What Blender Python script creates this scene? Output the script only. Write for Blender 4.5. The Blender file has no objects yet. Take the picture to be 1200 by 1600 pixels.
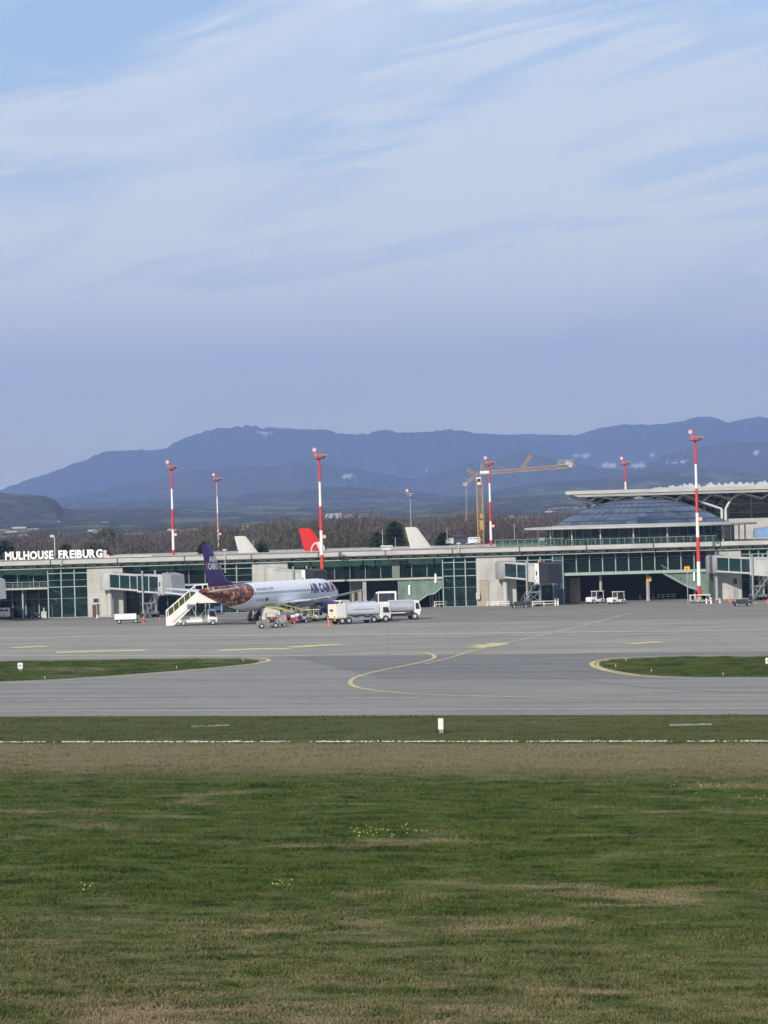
import bpy, bmesh, math, random
import numpy as np
from mathutils import Vector, Matrix, noise as mnoise
rng = random.Random(7)
nr = np.random.default_rng(11)
R = math.radians
C = bpy.context.scene.collection

# ---------------------------------------------------------------- camera
F = 4200.0; EYE = 15.0; PITCH = math.atan(13.0/F); ROLL = R(1.6)
_f = Vector((0, math.cos(PITCH), math.sin(PITCH))); _u0 = Vector((0, -math.sin(PITCH), math.cos(PITCH))); _r0 = Vector((1, 0, 0))
_r = _r0*math.cos(ROLL) - _u0*math.sin(ROLL); _u = _u0*math.cos(ROLL) + _r0*math.sin(ROLL)
camd = bpy.data.cameras.new('camera'); cam = bpy.data.objects.new('camera', camd); C.objects.link(cam)
M = Matrix.Identity(4)
for i in range(3):
    M[i][0] = _r[i]; M[i][1] = _u[i]; M[i][2] = -_f[i]
M[2][3] = EYE
cam.matrix_world = M
camd.sensor_fit = 'HORIZONTAL'; camd.sensor_width = 36; camd.lens = 36*F/1200
camd.clip_start = 1; camd.clip_end = 60000
bpy.context.scene.camera = cam
sc = bpy.context.scene
sc.view_settings.view_transform = 'Standard'; sc.view_settings.look = 'None'
sc.view_settings.gamma = 1; sc.view_settings.exposure = 0.69
# ---------------------------------------------------------------- sun and sky
SUN_AZ = math.atan2(-0.46, -0.89); SUN_EL = R(27)
S = Vector((math.sin(SUN_AZ)*math.cos(SUN_EL), math.cos(SUN_AZ)*math.cos(SUN_EL), math.sin(SUN_EL)))
sl = bpy.data.lights.new('sun', 'SUN'); so = bpy.data.objects.new('sun', sl); C.objects.link(so)
sl.energy = 4.4; sl.angle = R(1.5); sl.color = (1.0, 0.91, 0.78)
so.rotation_euler = (-S).to_track_quat('-Z', 'Y').to_euler(); so.location = (0, 0, 300)
w = bpy.data.worlds.new('World'); sc.world = w; w.use_nodes = True
nt = w.node_tree; nt.nodes.clear()
def wn(t, **k):
    n = nt.nodes.new(t)
    for a, b in k.items(): setattr(n, a, b)
    return n
out = wn('ShaderNodeOutputWorld'); bg = wn('ShaderNodeBackground'); sky = wn('ShaderNodeTexSky')
sky.sky_type = 'NISHITA'; sky.sun_disc = False; sky.sun_elevation = SUN_EL; sky.sun_rotation = SUN_AZ
sky.air_density = 1.0; sky.dust_density = 0.3; sky.ozone_density = 2.2
tc = wn('ShaderNodeTexCoord'); mp = wn('ShaderNodeMapping'); mp.inputs['Rotation'].default_value = (0, R(7), 0)
mp.inputs['Scale'].default_value = (5, 5, 26)
n1 = wn('ShaderNodeTexNoise'); n1.inputs['Scale'].default_value = 1.0; n1.inputs['Detail'].default_value = 7; n1.inputs['Roughness'].default_value = 0.52; n1.inputs['Distortion'].default_value = 0.5
cr = wn('ShaderNodeValToRGB'); cr.color_ramp.elements[0].position = 0.45; cr.color_ramp.elements[1].position = 0.76
cr.color_ramp.elements[0].color = (0.03, 0.03, 0.03, 1); cr.color_ramp.elements[1].color = (0.95, 0.95, 0.95, 1)
cr.color_ramp.interpolation = 'EASE'
mx = wn('ShaderNodeMix', data_type='RGBA'); mx.inputs['B'].default_value = (7.3, 7.7, 7.9, 1)
bg.inputs['Strength'].default_value = 0.095
ro = wn('ShaderNodeMapping'); ro.inputs['Rotation'].default_value = (0, R(11), 0); nt.links.new(tc.outputs['Generated'], ro.inputs[0])      # streaks climb to the right
mp.inputs['Rotation'].default_value = (0, 0, 0); nt.links.new(ro.outputs[0], mp.inputs[0]); nt.links.new(mp.outputs[0], n1.inputs['Vector'])
nt.links.new(n1.outputs[0], cr.inputs[0])
sepw = wn('ShaderNodeSeparateXYZ'); nt.links.new(tc.outputs['Generated'], sepw.inputs[0])      # thin high cloud thickens towards the horizon
mr = wn('ShaderNodeMapRange', interpolation_type='SMOOTHSTEP'); nt.links.new(sepw.outputs[2], mr.inputs[0])
for i_, v_ in enumerate((0.0, 0.24, 0.95, 0.0)): mr.inputs[i_+1].default_value = v_
ad = wn('ShaderNodeMath', operation='ADD', use_clamp=True); nt.links.new(cr.outputs[0], ad.inputs[0]); nt.links.new(mr.outputs[0], ad.inputs[1])
n2 = wn('ShaderNodeTexNoise'); n2.inputs['Scale'].default_value = 2.2; n2.inputs['Detail'].default_value = 8; n2.inputs['Roughness'].default_value = .6; n2.inputs['Distortion'].default_value = .8
mp2 = wn('ShaderNodeMapping');  mp2.inputs['Scale'].default_value = (3, 3, 24); nt.links.new(ro.outputs[0], mp2.inputs[0]); nt.links.new(mp2.outputs[0], n2.inputs['Vector'])
mr2 = wn('ShaderNodeMapRange', interpolation_type='SMOOTHSTEP'); nt.links.new(n2.outputs[0], mr2.inputs[0])
for i_, v_ in enumerate((.48, .64, 0.0, 0.6)): mr2.inputs[i_+1].default_value = v_
ad2 = wn('ShaderNodeMath', operation='ADD', use_clamp=True); nt.links.new(ad.outputs[0], ad2.inputs[0]); nt.links.new(mr2.outputs[0], ad2.inputs[1])
nt.links.new(ad2.outputs[0], mx.inputs['Factor'])
mh_ = wn('ShaderNodeMapRange', interpolation_type='SMOOTHSTEP'); nt.links.new(sepw.outputs[2], mh_.inputs[0])
for i_, v_ in enumerate((0.0, 0.17, 1.0, 0.0)): mh_.inputs[i_+1].default_value = v_
mc = wn('ShaderNodeMix', data_type='RGBA'); mc.inputs['A'].default_value = (7.4, 7.9, 7.6, 1); mc.inputs['B'].default_value = (18.6, 17.4, 11.6, 1)
nt.links.new(mh_.outputs[0], mc.inputs['Factor']); nt.links.new(mc.outputs['Result'], mx.inputs['B'])
nt.links.new(sky.outputs[0], mx.inputs['A']); nt.links.new(mx.outputs['Result'], bg.inputs[0]); nt.links.new(bg.outputs[0], out.inputs[0])

# ---------------------------------------------------------------- projection helpers: photo point -> place
def at(px, py, Y):
    d = _f + _r*((px-600)/F) + _u*((800-py)/F)
    t = Y/d.y
    return Vector((d.x*t, Y, EYE + d.z*t))
def gnd(px, py, z=0.0):
    d = _f + _r*((px-600)/F) + _u*((800-py)/F)
    t = (z-EYE)/d.z
    return Vector((d.x*t, d.y*t, z))

# ---------------------------------------------------------------- materials
class NM:
    def __init__(s, name):
        s.m = bpy.data.materials.new(name); s.m.use_nodes = True; s.t = s.m.node_tree; s.t.nodes.clear()
        s.o = s.n('ShaderNodeOutputMaterial')
    def n(s, t, **k):
        x = s.t.nodes.new(t)
        for a, b in k.items():
            if a in ('loc',): continue
            setattr(x, a, b)
        return x
    def l(s, a, b): s.t.links.new(a, b)
    def noise(s, vec, scale, detail=4, rough=.55, dist=0):
        n = s.n('ShaderNodeTexNoise'); n.inputs['Scale'].default_value = scale; n.inputs['Detail'].default_value = detail
        n.inputs['Roughness'].default_value = rough; n.inputs['Distortion'].default_value = dist
        if vec is not None: s.l(vec, n.inputs['Vector'])
        return n.outputs[0]
    def mapping(s, vec, scale=(1,1,1), rot=(0,0,0), loc=(0,0,0)):
        n = s.n('ShaderNodeMapping'); n.inputs['Scale'].default_value = scale; n.inputs['Rotation'].default_value = rot; n.inputs['Location'].default_value = loc
        s.l(vec, n.inputs[0]); return n.outputs[0]
    def math(s, op, a, b=None, clamp=False):
        n = s.n('ShaderNodeMath', operation=op, use_clamp=clamp)
        for i, v in enumerate((a, b)):
            if v is None: continue
            if isinstance(v, (int, float)): n.inputs[i].default_value = v
            else: s.l(v, n.inputs[i])
        return n.outputs[0]
    def ramp(s, f, pts, interp='LINEAR'):
        n = s.n('ShaderNodeValToRGB'); r = n.color_ramp; r.interpolation = interp
        while len(r.elements) < len(pts): r.elements.new(0.5)
        for e, (p, c) in zip(r.elements, pts):
            e.position = p; e.color = (c[0], c[1], c[2], 1) if not isinstance(c, (int, float)) else (c, c, c, 1)
        s.l(f, n.inputs[0]); return n.outputs[0]
    def mix(s, f, a, b, blend='MIX'):
        n = s.n('ShaderNodeMix', data_type='RGBA', blend_type=blend)
        for k, v in (('Factor', f), ('A', a), ('B', b)):
            if isinstance(v, (int, float)): n.inputs[k].default_value = v
            elif isinstance(v, tuple): n.inputs[k].default_value = (*v, 1)
            else: s.l(v, n.inputs[k])
        return n.outputs['Result']
    def mrange(s, v, a, b, c=0., d=1., smooth=True):
        n = s.n('ShaderNodeMapRange', interpolation_type='SMOOTHSTEP' if smooth else 'LINEAR')
        s.l(v, n.inputs[0])
        for i, q in enumerate((a, b, c, d)): n.inputs[i+1].default_value = q
        return n.outputs[0]
    def bsdf(s, col, rough=.7, metal=0, bump=None, bstr=.3, bdist=.02, spec=.5):
        b = s.n('ShaderNodeBsdfPrincipled')
        if isinstance(col, tuple): b.inputs['Base Color'].default_value = (*col, 1)
        else: s.l(col, b.inputs['Base Color'])
        if isinstance(rough, (int, float)): b.inputs['Roughness'].default_value = rough
        else: s.l(rough, b.inputs['Roughness'])
        b.inputs['Metallic'].default_value = metal; b.inputs['Specular IOR Level'].default_value = spec
        if bump is not None:
            n = s.n('ShaderNodeBump'); n.inputs['Strength'].default_value = bstr; n.inputs['Distance'].default_value = bdist
            s.l(bump, n.inputs['Height']); s.l(n.outputs[0], b.inputs['Normal'])
        return b
    def done(s, b): s.l(b.outputs[0], s.o.inputs[0]); return s.m

def surf(name, col, rough=.6, metal=0, var=.15, scale=1.5, stretch=(1,1,1), spec=.5, bump=0):
    """painted / concrete / metal surface with dirt variation"""
    k = NM(name); t = k.n('ShaderNodeTexCoord').outputs['Object']
    v = k.mapping(t, stretch)
    f = k.noise(v, scale, 5, .6)
    g = k.ramp(f, [(.3, tuple(c*(1-var) for c in col)), (.7, tuple(min(1, c*(1+var*.6)) for c in col))])
    r = k.mrange(f, .3, .7, max(.02, rough-.08), min(1, rough+.08))
    return k.done(k.bsdf(g, r, metal, f if bump else None, .4, bump or .01, spec=spec))
def paintmat(name, col, rough=.35, var=.08): return surf(name, col, rough, 0, var, 1.2, (1, 1, .4))

WHITE = paintmat('white_paint', (.70, .69, .665))
WALLW = surf('wall_cladding', (.42, .412, .385), .8, 0, .24, .55, (1, 1, .35))
FASC = surf('roof_edge_metal', (.40, .395, .365), .6, 0, .22, .6, (.4, 1, 2))
GREYM = surf('grey_metal', (.30, .31, .32), .5, .2, .2)
LGREY = surf('light_grey_metal', (.46, .47, .47), .5, .1, .15)
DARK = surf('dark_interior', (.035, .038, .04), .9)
BLACK = surf('rubber', (.02, .02, .02), .8)
TEAL = surf('teal_steel', (.23, .32, .30), .5, .1, .15)
PALEG = surf('pale_green_steel', (.29, .36, .325), .5, .1, .15)
CONC = surf('concrete', (.33, .32, .30), .85, 0, .2, 1.)
BEIGE = surf('beige_plaster', (.34, .29, .23), .85)
PINKP = paintmat('faded_pink_paint', (.48, .24, .22), .5); REDP = paintmat('red_paint', (.55, .035, .03), .45, .15)
WHP = paintmat('mast_white_paint', (.74, .73, .71), .45, .12)
YEL = paintmat('yellow_paint', (.75, .42, .05), .5)
ORG = paintmat('orange_plastic', (.60, .14, .05), .5)
PURP = paintmat('purple_paint', (.045, .018, .14), .3)
BLUEP = paintmat('blue_paint', (.04, .09, .3), .4)
TURQ = paintmat('turquoise_paint', (.08, .25, .28), .4)
ROOFR = surf('roof_gravel', (.25, .25, .245), .9)
CRANE = surf('crane_paint', (.40, .26, .10), .6, 0, .3, .5)
GREENP = surf('green_screen_glass', (.13, .20, .165), .35, 0, .3, .5)
BELT = surf('conveyor_yellow_green', (.26, .27, .09), .6, 0, .3)
STONE = surf('pale_stone', (.48, .45, .40), .9, 0, .3, 3.)
TILE = surf('clay_roof', (.24, .15, .12), .9, 0, .3, .5)
GROOF = surf('grey_roof', (.36, .34, .33), .9, 0, .3, .5)
REDT = paintmat('red_tail_paint', (.72, .03, .02), .35)

def glass(name, tint, trans, rough=.05, facets=.0):
    k = NM(name); t = k.n('ShaderNodeTexCoord').outputs['Object']
    f = k.noise(k.mapping(t, (.35, .35, .5)), 1.0, 3)
    b = k.bsdf(k.mix(f, tuple(c*.6 for c in tint), tuple(c*1.3 for c in tint)), rough, 0, k.noise(t, .5, 1), .25, .02)
    tr = k.n('ShaderNodeBsdfTransparent'); tr.inputs[0].default_value = (.64, .76, .72, 1)
    m = k.n('ShaderNodeMixShader'); m.inputs[0].default_value = trans
    k.l(b.outputs[0], m.inputs[1]); k.l(tr.outputs[0], m.inputs[2]); k.l(m.outputs[0], k.o.inputs[0])
    return k.m
GLASS = glass('green_glass', (.018, .036, .035), .70)
GLASSD = glass('dark_glass', (.012, .024, .026), .42)
GLASSR = glass('rail_glass', (.08, .12, .11), .75)
CARGL = surf('vehicle_glass', (.03, .04, .05), .12, 0, .3)
def lamp(name, col, st):
    k = NM(name); e = k.n('ShaderNodeEmission'); e.inputs[0].default_value = (*col, 1); e.inputs[1].default_value = st
    k.l(e.outputs[0], k.o.inputs[0]); return k.m
REDL = lamp('red_lamp', (1, .25, .2), 1.6); TUBEL = lamp('white_lamp', (1, 1, .95), 1.0)

# ---------------------------------------------------------------- mesh builder
class MB:
    def __init__(s): s.v = []; s.f = []; s.m = []
    def add(s, vs, fs, m=0):
        o = len(s.v); s.v += [tuple(p) for p in vs]; s.f += [tuple(i+o for i in f) for f in fs]; s.m += [m]*len(fs); return s
    def box(s, c, d, m=0, rz=0, rx=0, ry=0):
        M_ = Matrix.Rotation(rz, 3, 'Z') @ Matrix.Rotation(ry, 3, 'Y') @ Matrix.Rotation(rx, 3, 'X')
        vs = [M_ @ Vector((a*d[0]/2, b*d[1]/2, e*d[2]/2)) + Vector(c) for a in (-1, 1) for b in (-1, 1) for e in (-1, 1)]
        return s.add(vs, [(0,1,3,2),(4,6,7,5),(0,4,5,1),(2,3,7,6),(0,2,6,4),(1,5,7,3)], m)
    def bx(s, x0, x1, y0, y1, z0, z1, m=0): return s.box(((x0+x1)/2, (y0+y1)/2, (z0+z1)/2), (x1-x0, y1-y0, z1-z0), m)
    def prism(s, prof, axis, a, b, m=0):
        def P(p, t):
            return {'x': (t, p[0], p[1]), 'y': (p[0], t, p[1]), 'z': (p[0], p[1], t)}[axis]
        n = len(prof); vs = [P(p, a) for p in prof]+[P(p, b) for p in prof]
        fs = [tuple(range(n))[::-1], tuple(range(n, 2*n))]+[(i, (i+1) % n, n+(i+1) % n, n+i) for i in range(n)]
        return s.add(vs, fs, m)
    def tube(s, p0, p1, r, n=8, m=0, r1=None, caps=True):
        p0 = Vector(p0); p1 = Vector(p1); d = (p1-p0).normalized(); q = d.to_track_quat('Z', 'Y'); r1 = r if r1 is None else r1
        vs = []
        for p, rr in ((p0, r), (p1, r1)):
            vs += [p + q @ Vector((rr*math.cos(2*math.pi*i/n), rr*math.sin(2*math.pi*i/n), 0)) for i in range(n)]
        fs = [(i, (i+1) % n, n+(i+1) % n, n+i) for i in range(n)]
        if caps: fs += [tuple(range(n))[::-1], tuple(range(n, 2*n))]
        return s.add(vs, fs, m)
    def path(s, pts, r, n=6, m=0):
        for a, b in zip(pts, pts[1:]): s.tube(a, b, r, n, m)
        return s
    def lathe(s, prof, c=(0,0,0), axis='z', n=24, m=0):
        vs = []; N = len(prof)
        for (r, h) in prof:
            for i in range(n):
                a = 2*math.pi*i/n; u, v = r*math.cos(a), r*math.sin(a)
                vs.append({'z': (c[0]+u, c[1]+v, c[2]+h), 'x': (c[0]+h, c[1]+u, c[2]+v), 'y': (c[0]+u, c[1]+h, c[2]+v)}[axis])
        fs = [(j*n+i, j*n+(i+1) % n, (j+1)*n+(i+1) % n, (j+1)*n+i) for j in range(N-1) for i in range(n)]
        fs += [tuple(range(n))[::-1], tuple(range((N-1)*n, N*n))]
        return s.add(vs, fs, m)
    def build(s, name, mats, parent=None, smooth=False, bevel=0):
        me = bpy.data.meshes.new(name); me.from_pydata(s.v, [], s.f)
        if not isinstance(mats, (list, tuple)): mats = [mats]
        for x in mats: me.materials.append(x)
        me.polygons.foreach_set('material_index', s.m)
        bm = bmesh.new(); bm.from_mesh(me); bmesh.ops.recalc_face_normals(bm, faces=bm.faces[:]); bm.to_mesh(me); bm.free()
        if smooth:
            me.polygons.foreach_set('use_smooth', [True]*len(me.polygons))
            try: me.set_sharp_from_angle(angle=R(38))
            except Exception: pass
        o = bpy.data.objects.new(name, me); C.objects.link(o)
        if parent: o.parent = parent
        if bevel:
            b = o.modifiers.new('bevel', 'BEVEL'); b.width = bevel; b.segments = 2; b.limit_method = 'ANGLE'
        return o
def wheel(p, c, r=.45, wdt=.25, axis='y'):
    t = MB().lathe([(r*.75, -wdt/2), (r, -wdt/2+.04), (r, wdt/2-.04), (r*.75, wdt/2)], c, axis, 18).build('wheel', BLACK, p, True)
    MB().lathe([(r*.5, -wdt/2-.015), (r*.55, 0), (r*.5, wdt/2+.015)], c, axis, 12).build('rim', LGREY, t, True)
def tag(o, label, cat=None, group=None, kind=None):
    if label: o['label'] = label
    if cat: o['category'] = cat
    if group: o['group'] = group
    if kind: o['kind'] = kind
    return o
def thing(name, label, cat, loc=(0,0,0), rz=0, group=None):
    o = bpy.data.objects.new(name, None); C.objects.link(o); o.location = loc; o.rotation_euler = (0, 0, rz); o.empty_display_size = .5
    return tag(o, label, cat, group)
def dup(root, loc, rz=None, label=None, group=None, scale=None):
    def cp(o, par):
        c = o.copy(); C.objects.link(c)
        if par: c.parent = par
        for ch in [k for k in bpy.data.objects if k.parent == o and k.name in kids]: cp(ch, c)
        return c
    kids = set(k.name for k in bpy.data.objects)
    r = cp(root, None); r.location = loc
    if rz is not None: r.rotation_euler = (0, 0, rz)
    if label: r['label'] = label
    if group: r['group'] = group
    if scale: r.scale = (scale,)*3
    return r
def struct(o): o['kind'] = 'structure'; return o
def sheet(name, pts, z, m):
    """flat ground sheet from a polygon of ground points"""
    bm = bmesh.new(); vs = [bm.verts.new((p[0], p[1], z)) for p in pts]; f = bm.faces.new(vs)
    if f.normal.z < 0: f.normal_flip()
    bmesh.ops.triangulate(bm, faces=[f])
    me = bpy.data.meshes.new(name); bm.to_mesh(me); bm.free(); me.materials.append(m)
    o = bpy.data.objects.new(name, me); C.objects.link(o); return struct(o)
def smooth_poly(pts, k=6, closed=True):
    n = len(pts); outp = []
    rngi = range(n) if closed else range(n-1)
    for i in rngi:
        g = (lambda j: pts[j % n]) if closed else (lambda j: pts[max(0, min(n-1, j))])
        p0, p1, p2, p3 = g(i-1), g(i), g(i+1), g(i+2)
        for q in range(k):
            t = q/k
            outp.append(tuple(.5*((2*p1[d]) + (-p0[d]+p2[d])*t + (2*p0[d]-5*p1[d]+4*p2[d]-p3[d])*t*t + (-p0[d]+3*p1[d]-3*p2[d]+p3[d])*t**3) for d in (0, 1)))
    if not closed: outp.append(pts[-1])
    return outp
def strip(name, pxs, wdt, z, m, k=6):
    """painted line: a ribbon of real width along ground points given where the photo shows them"""
    pp = smooth_poly(pxs, k, False) if k else pxs
    P = [gnd(*p) for p in pp]; vs = []; fs = []
    for i, p in enumerate(P):
        a = P[max(0, i-1)]; b = P[min(len(P)-1, i+1)]; d = (b-a); d.z = 0; d.normalize(); n_ = Vector((-d.y, d.x, 0))*wdt/2
        vs += [(p.x+n_.x, p.y+n_.y, z), (p.x-n_.x, p.y-n_.y, z)]
        if i: fs.append((2*i-2, 2*i-1, 2*i+1, 2*i))
    me = bpy.data.meshes.new(name); me.from_pydata(vs, [], fs); me.materials.append(m)
    o = bpy.data.objects.new(name, me); C.objects.link(o); return struct(o)

def vnoise(x, y, seed=0):
    x = np.asarray(x, float); y = np.asarray(y, float)
    xi = np.floor(x).astype(np.int64); yi = np.floor(y).astype(np.int64); fx = x-xi; fy = y-yi
    fx = fx*fx*(3-2*fx); fy = fy*fy*(3-2*fy)
    def h(a, b):
        n = (a*374761393 + b*668265263 + seed*1442695041) & 0xffffffff
        n = ((n ^ (n >> 13))*1274126177) & 0xffffffff
        return ((n ^ (n >> 16)) & 0xffff)/65535.0
    return (h(xi, yi)*(1-fx)+h(xi+1, yi)*fx)*(1-fy)+(h(xi, yi+1)*(1-fx)+h(xi+1, yi+1)*fx)*fy
def fbm(x, y, o=5, seed=0, g=.5):
    a = 1; s = 0; t = 0
    for i in range(o):
        s = s+a*vnoise(x*2**i, y*2**i, seed+i); t += a; a *= g
    return s/t

# ---------------------------------------------------------------- ground
A_ = gnd(0, 1120); B_ = gnd(1200, 1117); UD = (B_-A_).normalized(); ND = Vector((-UD.y, UD.x, 0)); TAXI = math.atan2(UD.y, UD.x)
def vof(px, py): return gnd(px, py).dot(ND)
V_EDGE = A_.dot(ND); V_GRAV = (vof(0, 1161)+vof(1200, 1160))/2; V_DRY = (vof(0, 1203)+vof(1200, 1200))/2
print('taxi angle', math.degrees(TAXI), V_EDGE, V_GRAV, V_DRY)

def grass_mat(name, zones=True, tuft=False):
    k = NM(name); P = k.n('ShaderNodeNewGeometry').outputs['Position']
    q = k.mapping(P, rot=(0, 0, -TAXI))          # x along the taxiway, y away from the camera
    st = k.mapping(q, (.35, 1, 1))
    big = k.noise(st, .13, 5, .6, .6); mid = k.noise(k.mapping(q, (.5, 1, 1)), .9, 5, .65); fine = k.noise(P, 9, 4, .7)
    med = k.noise(k.mapping(q, (.6, 1, 1)), .35, 4, .6, .4)
    green = k.mix(k.mrange(mid, .3, .7), (.033, .056, .009), (.068, .098, .018))
    green = k.mix(k.mrange(fine, .35, .7, 0, .6), green, (.085, .110, .026))
    dry = k.mix(k.mrange(fine, .3, .7), (.16, .13, .078), (.27, .22, .135))
    lush = k.noise(k.mapping(q, (.45, 1, 1)), .75, 5, .7, .8); green = k.mix(k.mrange(lush, .50, .62, 0, .88), green, (.018, .038, .008)); green = k.mix(k.mrange(lush, .46, .34, 0, .5), green, (.115, .118, .05))
    sep = k.n('ShaderNodeSeparateXYZ'); k.l(q, sep.inputs[0]); yv = sep.outputs[1]; xv = sep.outputs[0]
    m = k.mrange(k.math('ADD', k.math('MULTIPLY', big, .62), k.math('MULTIPLY', med, .38)), .52, .66)
    m = k.math('MULTIPLY', m, k.mrange(fine, .2, .6, .5, .9))
    if zones:
        wob = k.math('ADD', yv, k.math('MULTIPLY', k.math('SUBTRACT', med, .5), 7.0))
        band = k.math('MULTIPLY', k.mrange(wob, V_DRY-11, V_DRY+6), k.mrange(wob, V_GRAV-2.0, V_GRAV+1.0, 1, 0))
        m = k.math('MAXIMUM', m, k.math('MULTIPLY', band, .72))
        far = k.mrange(yv, V_GRAV-.3, V_GRAV+.8)      # strip between gravel and taxiway: even dull green
        near = k.math('MULTIPLY', k.mrange(yv, 78, 108, .50, 0), k.mrange(xv, -8, 14, 1, .12))
        m = k.math('ADD', m, k.math('MULTIPLY', near, k.mrange(mid, .3, .65)), True)
        m = k.math('MULTIPLY', m, k.mrange(far, 0, 1, 1, .35))
        green = k.mix(k.math('MULTIPLY', far, .6), green, (.085, .090, .036))
    col = k.mix(m, green, dry)
    return k.done(k.bsdf(col, .95, 0, None if tuft else fine, .5, .05, spec=.1))
GRASS = grass_mat('meadow_grass'); GRASSI = grass_mat('island_grass', False)
def grid(name, x0, x1, y0, y1, nx, ny, zf, m):
    xs, ys = np.meshgrid(np.linspace(x0, x1, nx), np.linspace(y0, y1, ny)); zs = zf(xs, ys)
    co = np.stack([xs, ys, zs], -1).reshape(-1, 3)
    i = np.arange(nx*ny).reshape(ny, nx); q = np.stack([i[:-1, :-1], i[:-1, 1:], i[1:, 1:], i[1:, :-1]], -1).reshape(-1, 4)
    me = npmesh(name, co, q); me.materials.append(m)
    o = bpy.data.objects.new(name, me); C.objects.link(o); return o
def npmesh(name, co, faces):
    k = faces.shape[1]; me = bpy.data.meshes.new(name)
    me.vertices.add(len(co)); me.vertices.foreach_set('co', co.astype(np.float32).ravel())
    me.loops.add(faces.size); me.loops.foreach_set('vertex_index', faces.astype(np.int32).ravel())
    me.polygons.add(len(faces)); me.polygons.foreach_set('loop_start', np.arange(0, faces.size, k, dtype=np.int32))
    me.polygons.foreach_set('loop_total', np.full(len(faces), k, dtype=np.int32)); me.update(calc_edges=True); me.validate(); return me
# one sheet to the horizon
xs = np.concatenate([np.linspace(-16000, -400, 24), np.linspace(-300, 300, 31), np.linspace(400, 16000, 24)])
ys = np.concatenate([np.linspace(-6000, -50, 14), np.linspace(20, 700, 36), np.geomspace(760, 24000, 24)])
gx, gy = np.meshgrid(xs, ys); gz = np.zeros_like(gx)
i = np.arange(gx.size).reshape(gx.shape)
me = npmesh('ground', np.stack([gx, gy, gz], -1).reshape(-1, 3), np.stack([i[:-1, :-1], i[:-1, 1:], i[1:, 1:], i[1:, :-1]], -1).reshape(-1, 4))
me.materials.append(GRASS); o = bpy.data.objects.new('ground', me); C.objects.link(o); struct(o)
# meadow clumps close to the camera: short grass tufts, nobody could count them
def tufts(name, N, region, hgt, m, seed):
    g = np.random.default_rng(seed)
    X, Y = region(g, N); n = len(X)
    cl_ = fbm(X*.42, Y*.95, 4, seed); hh = hgt*(.30+3.4*np.clip(cl_-.28, 0, 1)**1.5)*(.55+.7*g.random(n))
    B = 4; co = np.zeros((n, B, 3, 3)); 
    for b in range(B):
        a = g.random(n)*2*np.pi; r = .07*g.random(n); bx_ = X+r*np.cos(a)*1.5; by_ = Y+r*np.sin(a)
        wd = .016+.018*g.random(n); la = g.random(n)*2*np.pi; ln = hh*(.3+.5*g.random(n))
        pa = g.random(n)*np.pi
        co[:, b, 0] = np.stack([bx_-wd*np.cos(pa), by_-wd*np.sin(pa), np.zeros(n)], -1)
        co[:, b, 1] = np.stack([bx_+wd*np.cos(pa), by_+wd*np.sin(pa), np.zeros(n)], -1)
        co[:, b, 2] = np.stack([bx_+ln*np.cos(la), by_+ln*np.sin(la), hh*(.7+.4*g.random(n))], -1)
    co = co.reshape(-1, 3); fs = np.arange(len(co)).reshape(-1, 3)
    me = npmesh(name, co, fs); me.materials.append(m); o = bpy.data.objects.new(name, me); C.objects.link(o); return o
def near_region(g, N):
    d = 70*(3.1**g.random(N)); X = (g.random(N)*2-1)*(d*.185+3); Y = d-X*0
    v = X*ND.x+Y*ND.y
    k = v < V_EDGE-.4
    return X[k], Y[k]
tg = tufts('meadow_grass', 330000, near_region, .13, GRASS, 3)
tag(tg, 'short green and dry brown meadow grass in the foreground beside the taxiway', 'grass', kind='stuff')

def pavement(name, c0, c1, rough, joints=0, streak=.5):
    k = NM(name); P = k.n('ShaderNodeNewGeometry').outputs['Position']; q = k.mapping(P, rot=(0, 0, -TAXI))
    a = k.noise(k.mapping(q, (.018, .30, 1)), 1.0, 5, .6); b = k.noise(k.mapping(q, (.12, .6, 1)), .5, 6, .65); c = k.noise(P, 14, 3, .7)
    f = k.math('ADD', k.math('MULTIPLY', a, streak), k.math('MULTIPLY', b, 1-streak))
    col = k.mix(k.mrange(f, .38, .60), c0, c1); col = k.mix(k.mrange(c, .3, .7, 0, .3), col, tuple(x*.75 for x in c0))
    if joints:
        br = k.n('ShaderNodeTexBrick'); k.l(k.mapping(P, rot=(0, 0, 0)), br.inputs['Vector']); br.offset = 0
        br.inputs['Color1'].default_value = (1, 1, 1, 1); br.inputs['Color2'].default_value = (.90, .90, .90, 1); br.inputs['Mortar'].default_value = (.72, .72, .72, 1)
        br.inputs['Scale'].default_value = 1; br.inputs['Brick Width'].default_value = 7.5; br.inputs['Row Height'].default_value = 7.5; br.inputs['Mortar Size'].default_value = .05
        col = k.mix(.8, col, br.outputs[0], 'MULTIPLY')
        wv = k.noise(k.mapping(q, (.02, .2, 1)), 1.6, 4, .6); col = k.mix(k.mrange(wv, .56, .66, 0, .35), col, tuple(x*.62 for x in c0))
    return k.done(k.bsdf(col, rough, 0, c, .2, .01, spec=.3))
TAXIM = pavement('taxiway_asphalt', (.198, .190, .176), (.275, .262, .238), .85)
DARKA = pavement('worn_asphalt', (.150, .146, .139), (.206, .200, .189), .85)
APRON = pavement('apron_concrete', (.24, .228, .198), (.35, .33, .284), .9, 1)
APRONF = pavement('apron_far_asphalt', (.175, .165, .150), (.258, .243, .218), .9)
def gl(*pts): return [gnd(*p) for p in pts]
Lx, Rx = -900, 2100
def edge(y0, y1):   # a line parallel-ish to the taxiway through photo heights y0 (left edge) and y1 (right edge), extended both ways
    a, b = gnd(0, y0), gnd(1200, y1); d = b-a; return a-d*4, b+d*4
e0 = edge(1120, 1117); e1 = edge(1031, 1018); 
sheet('taxiway', [e0[0], e0[1], edge(1010, 998)[1], edge(1010, 998)[0]], .02, TAXIM)
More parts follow.
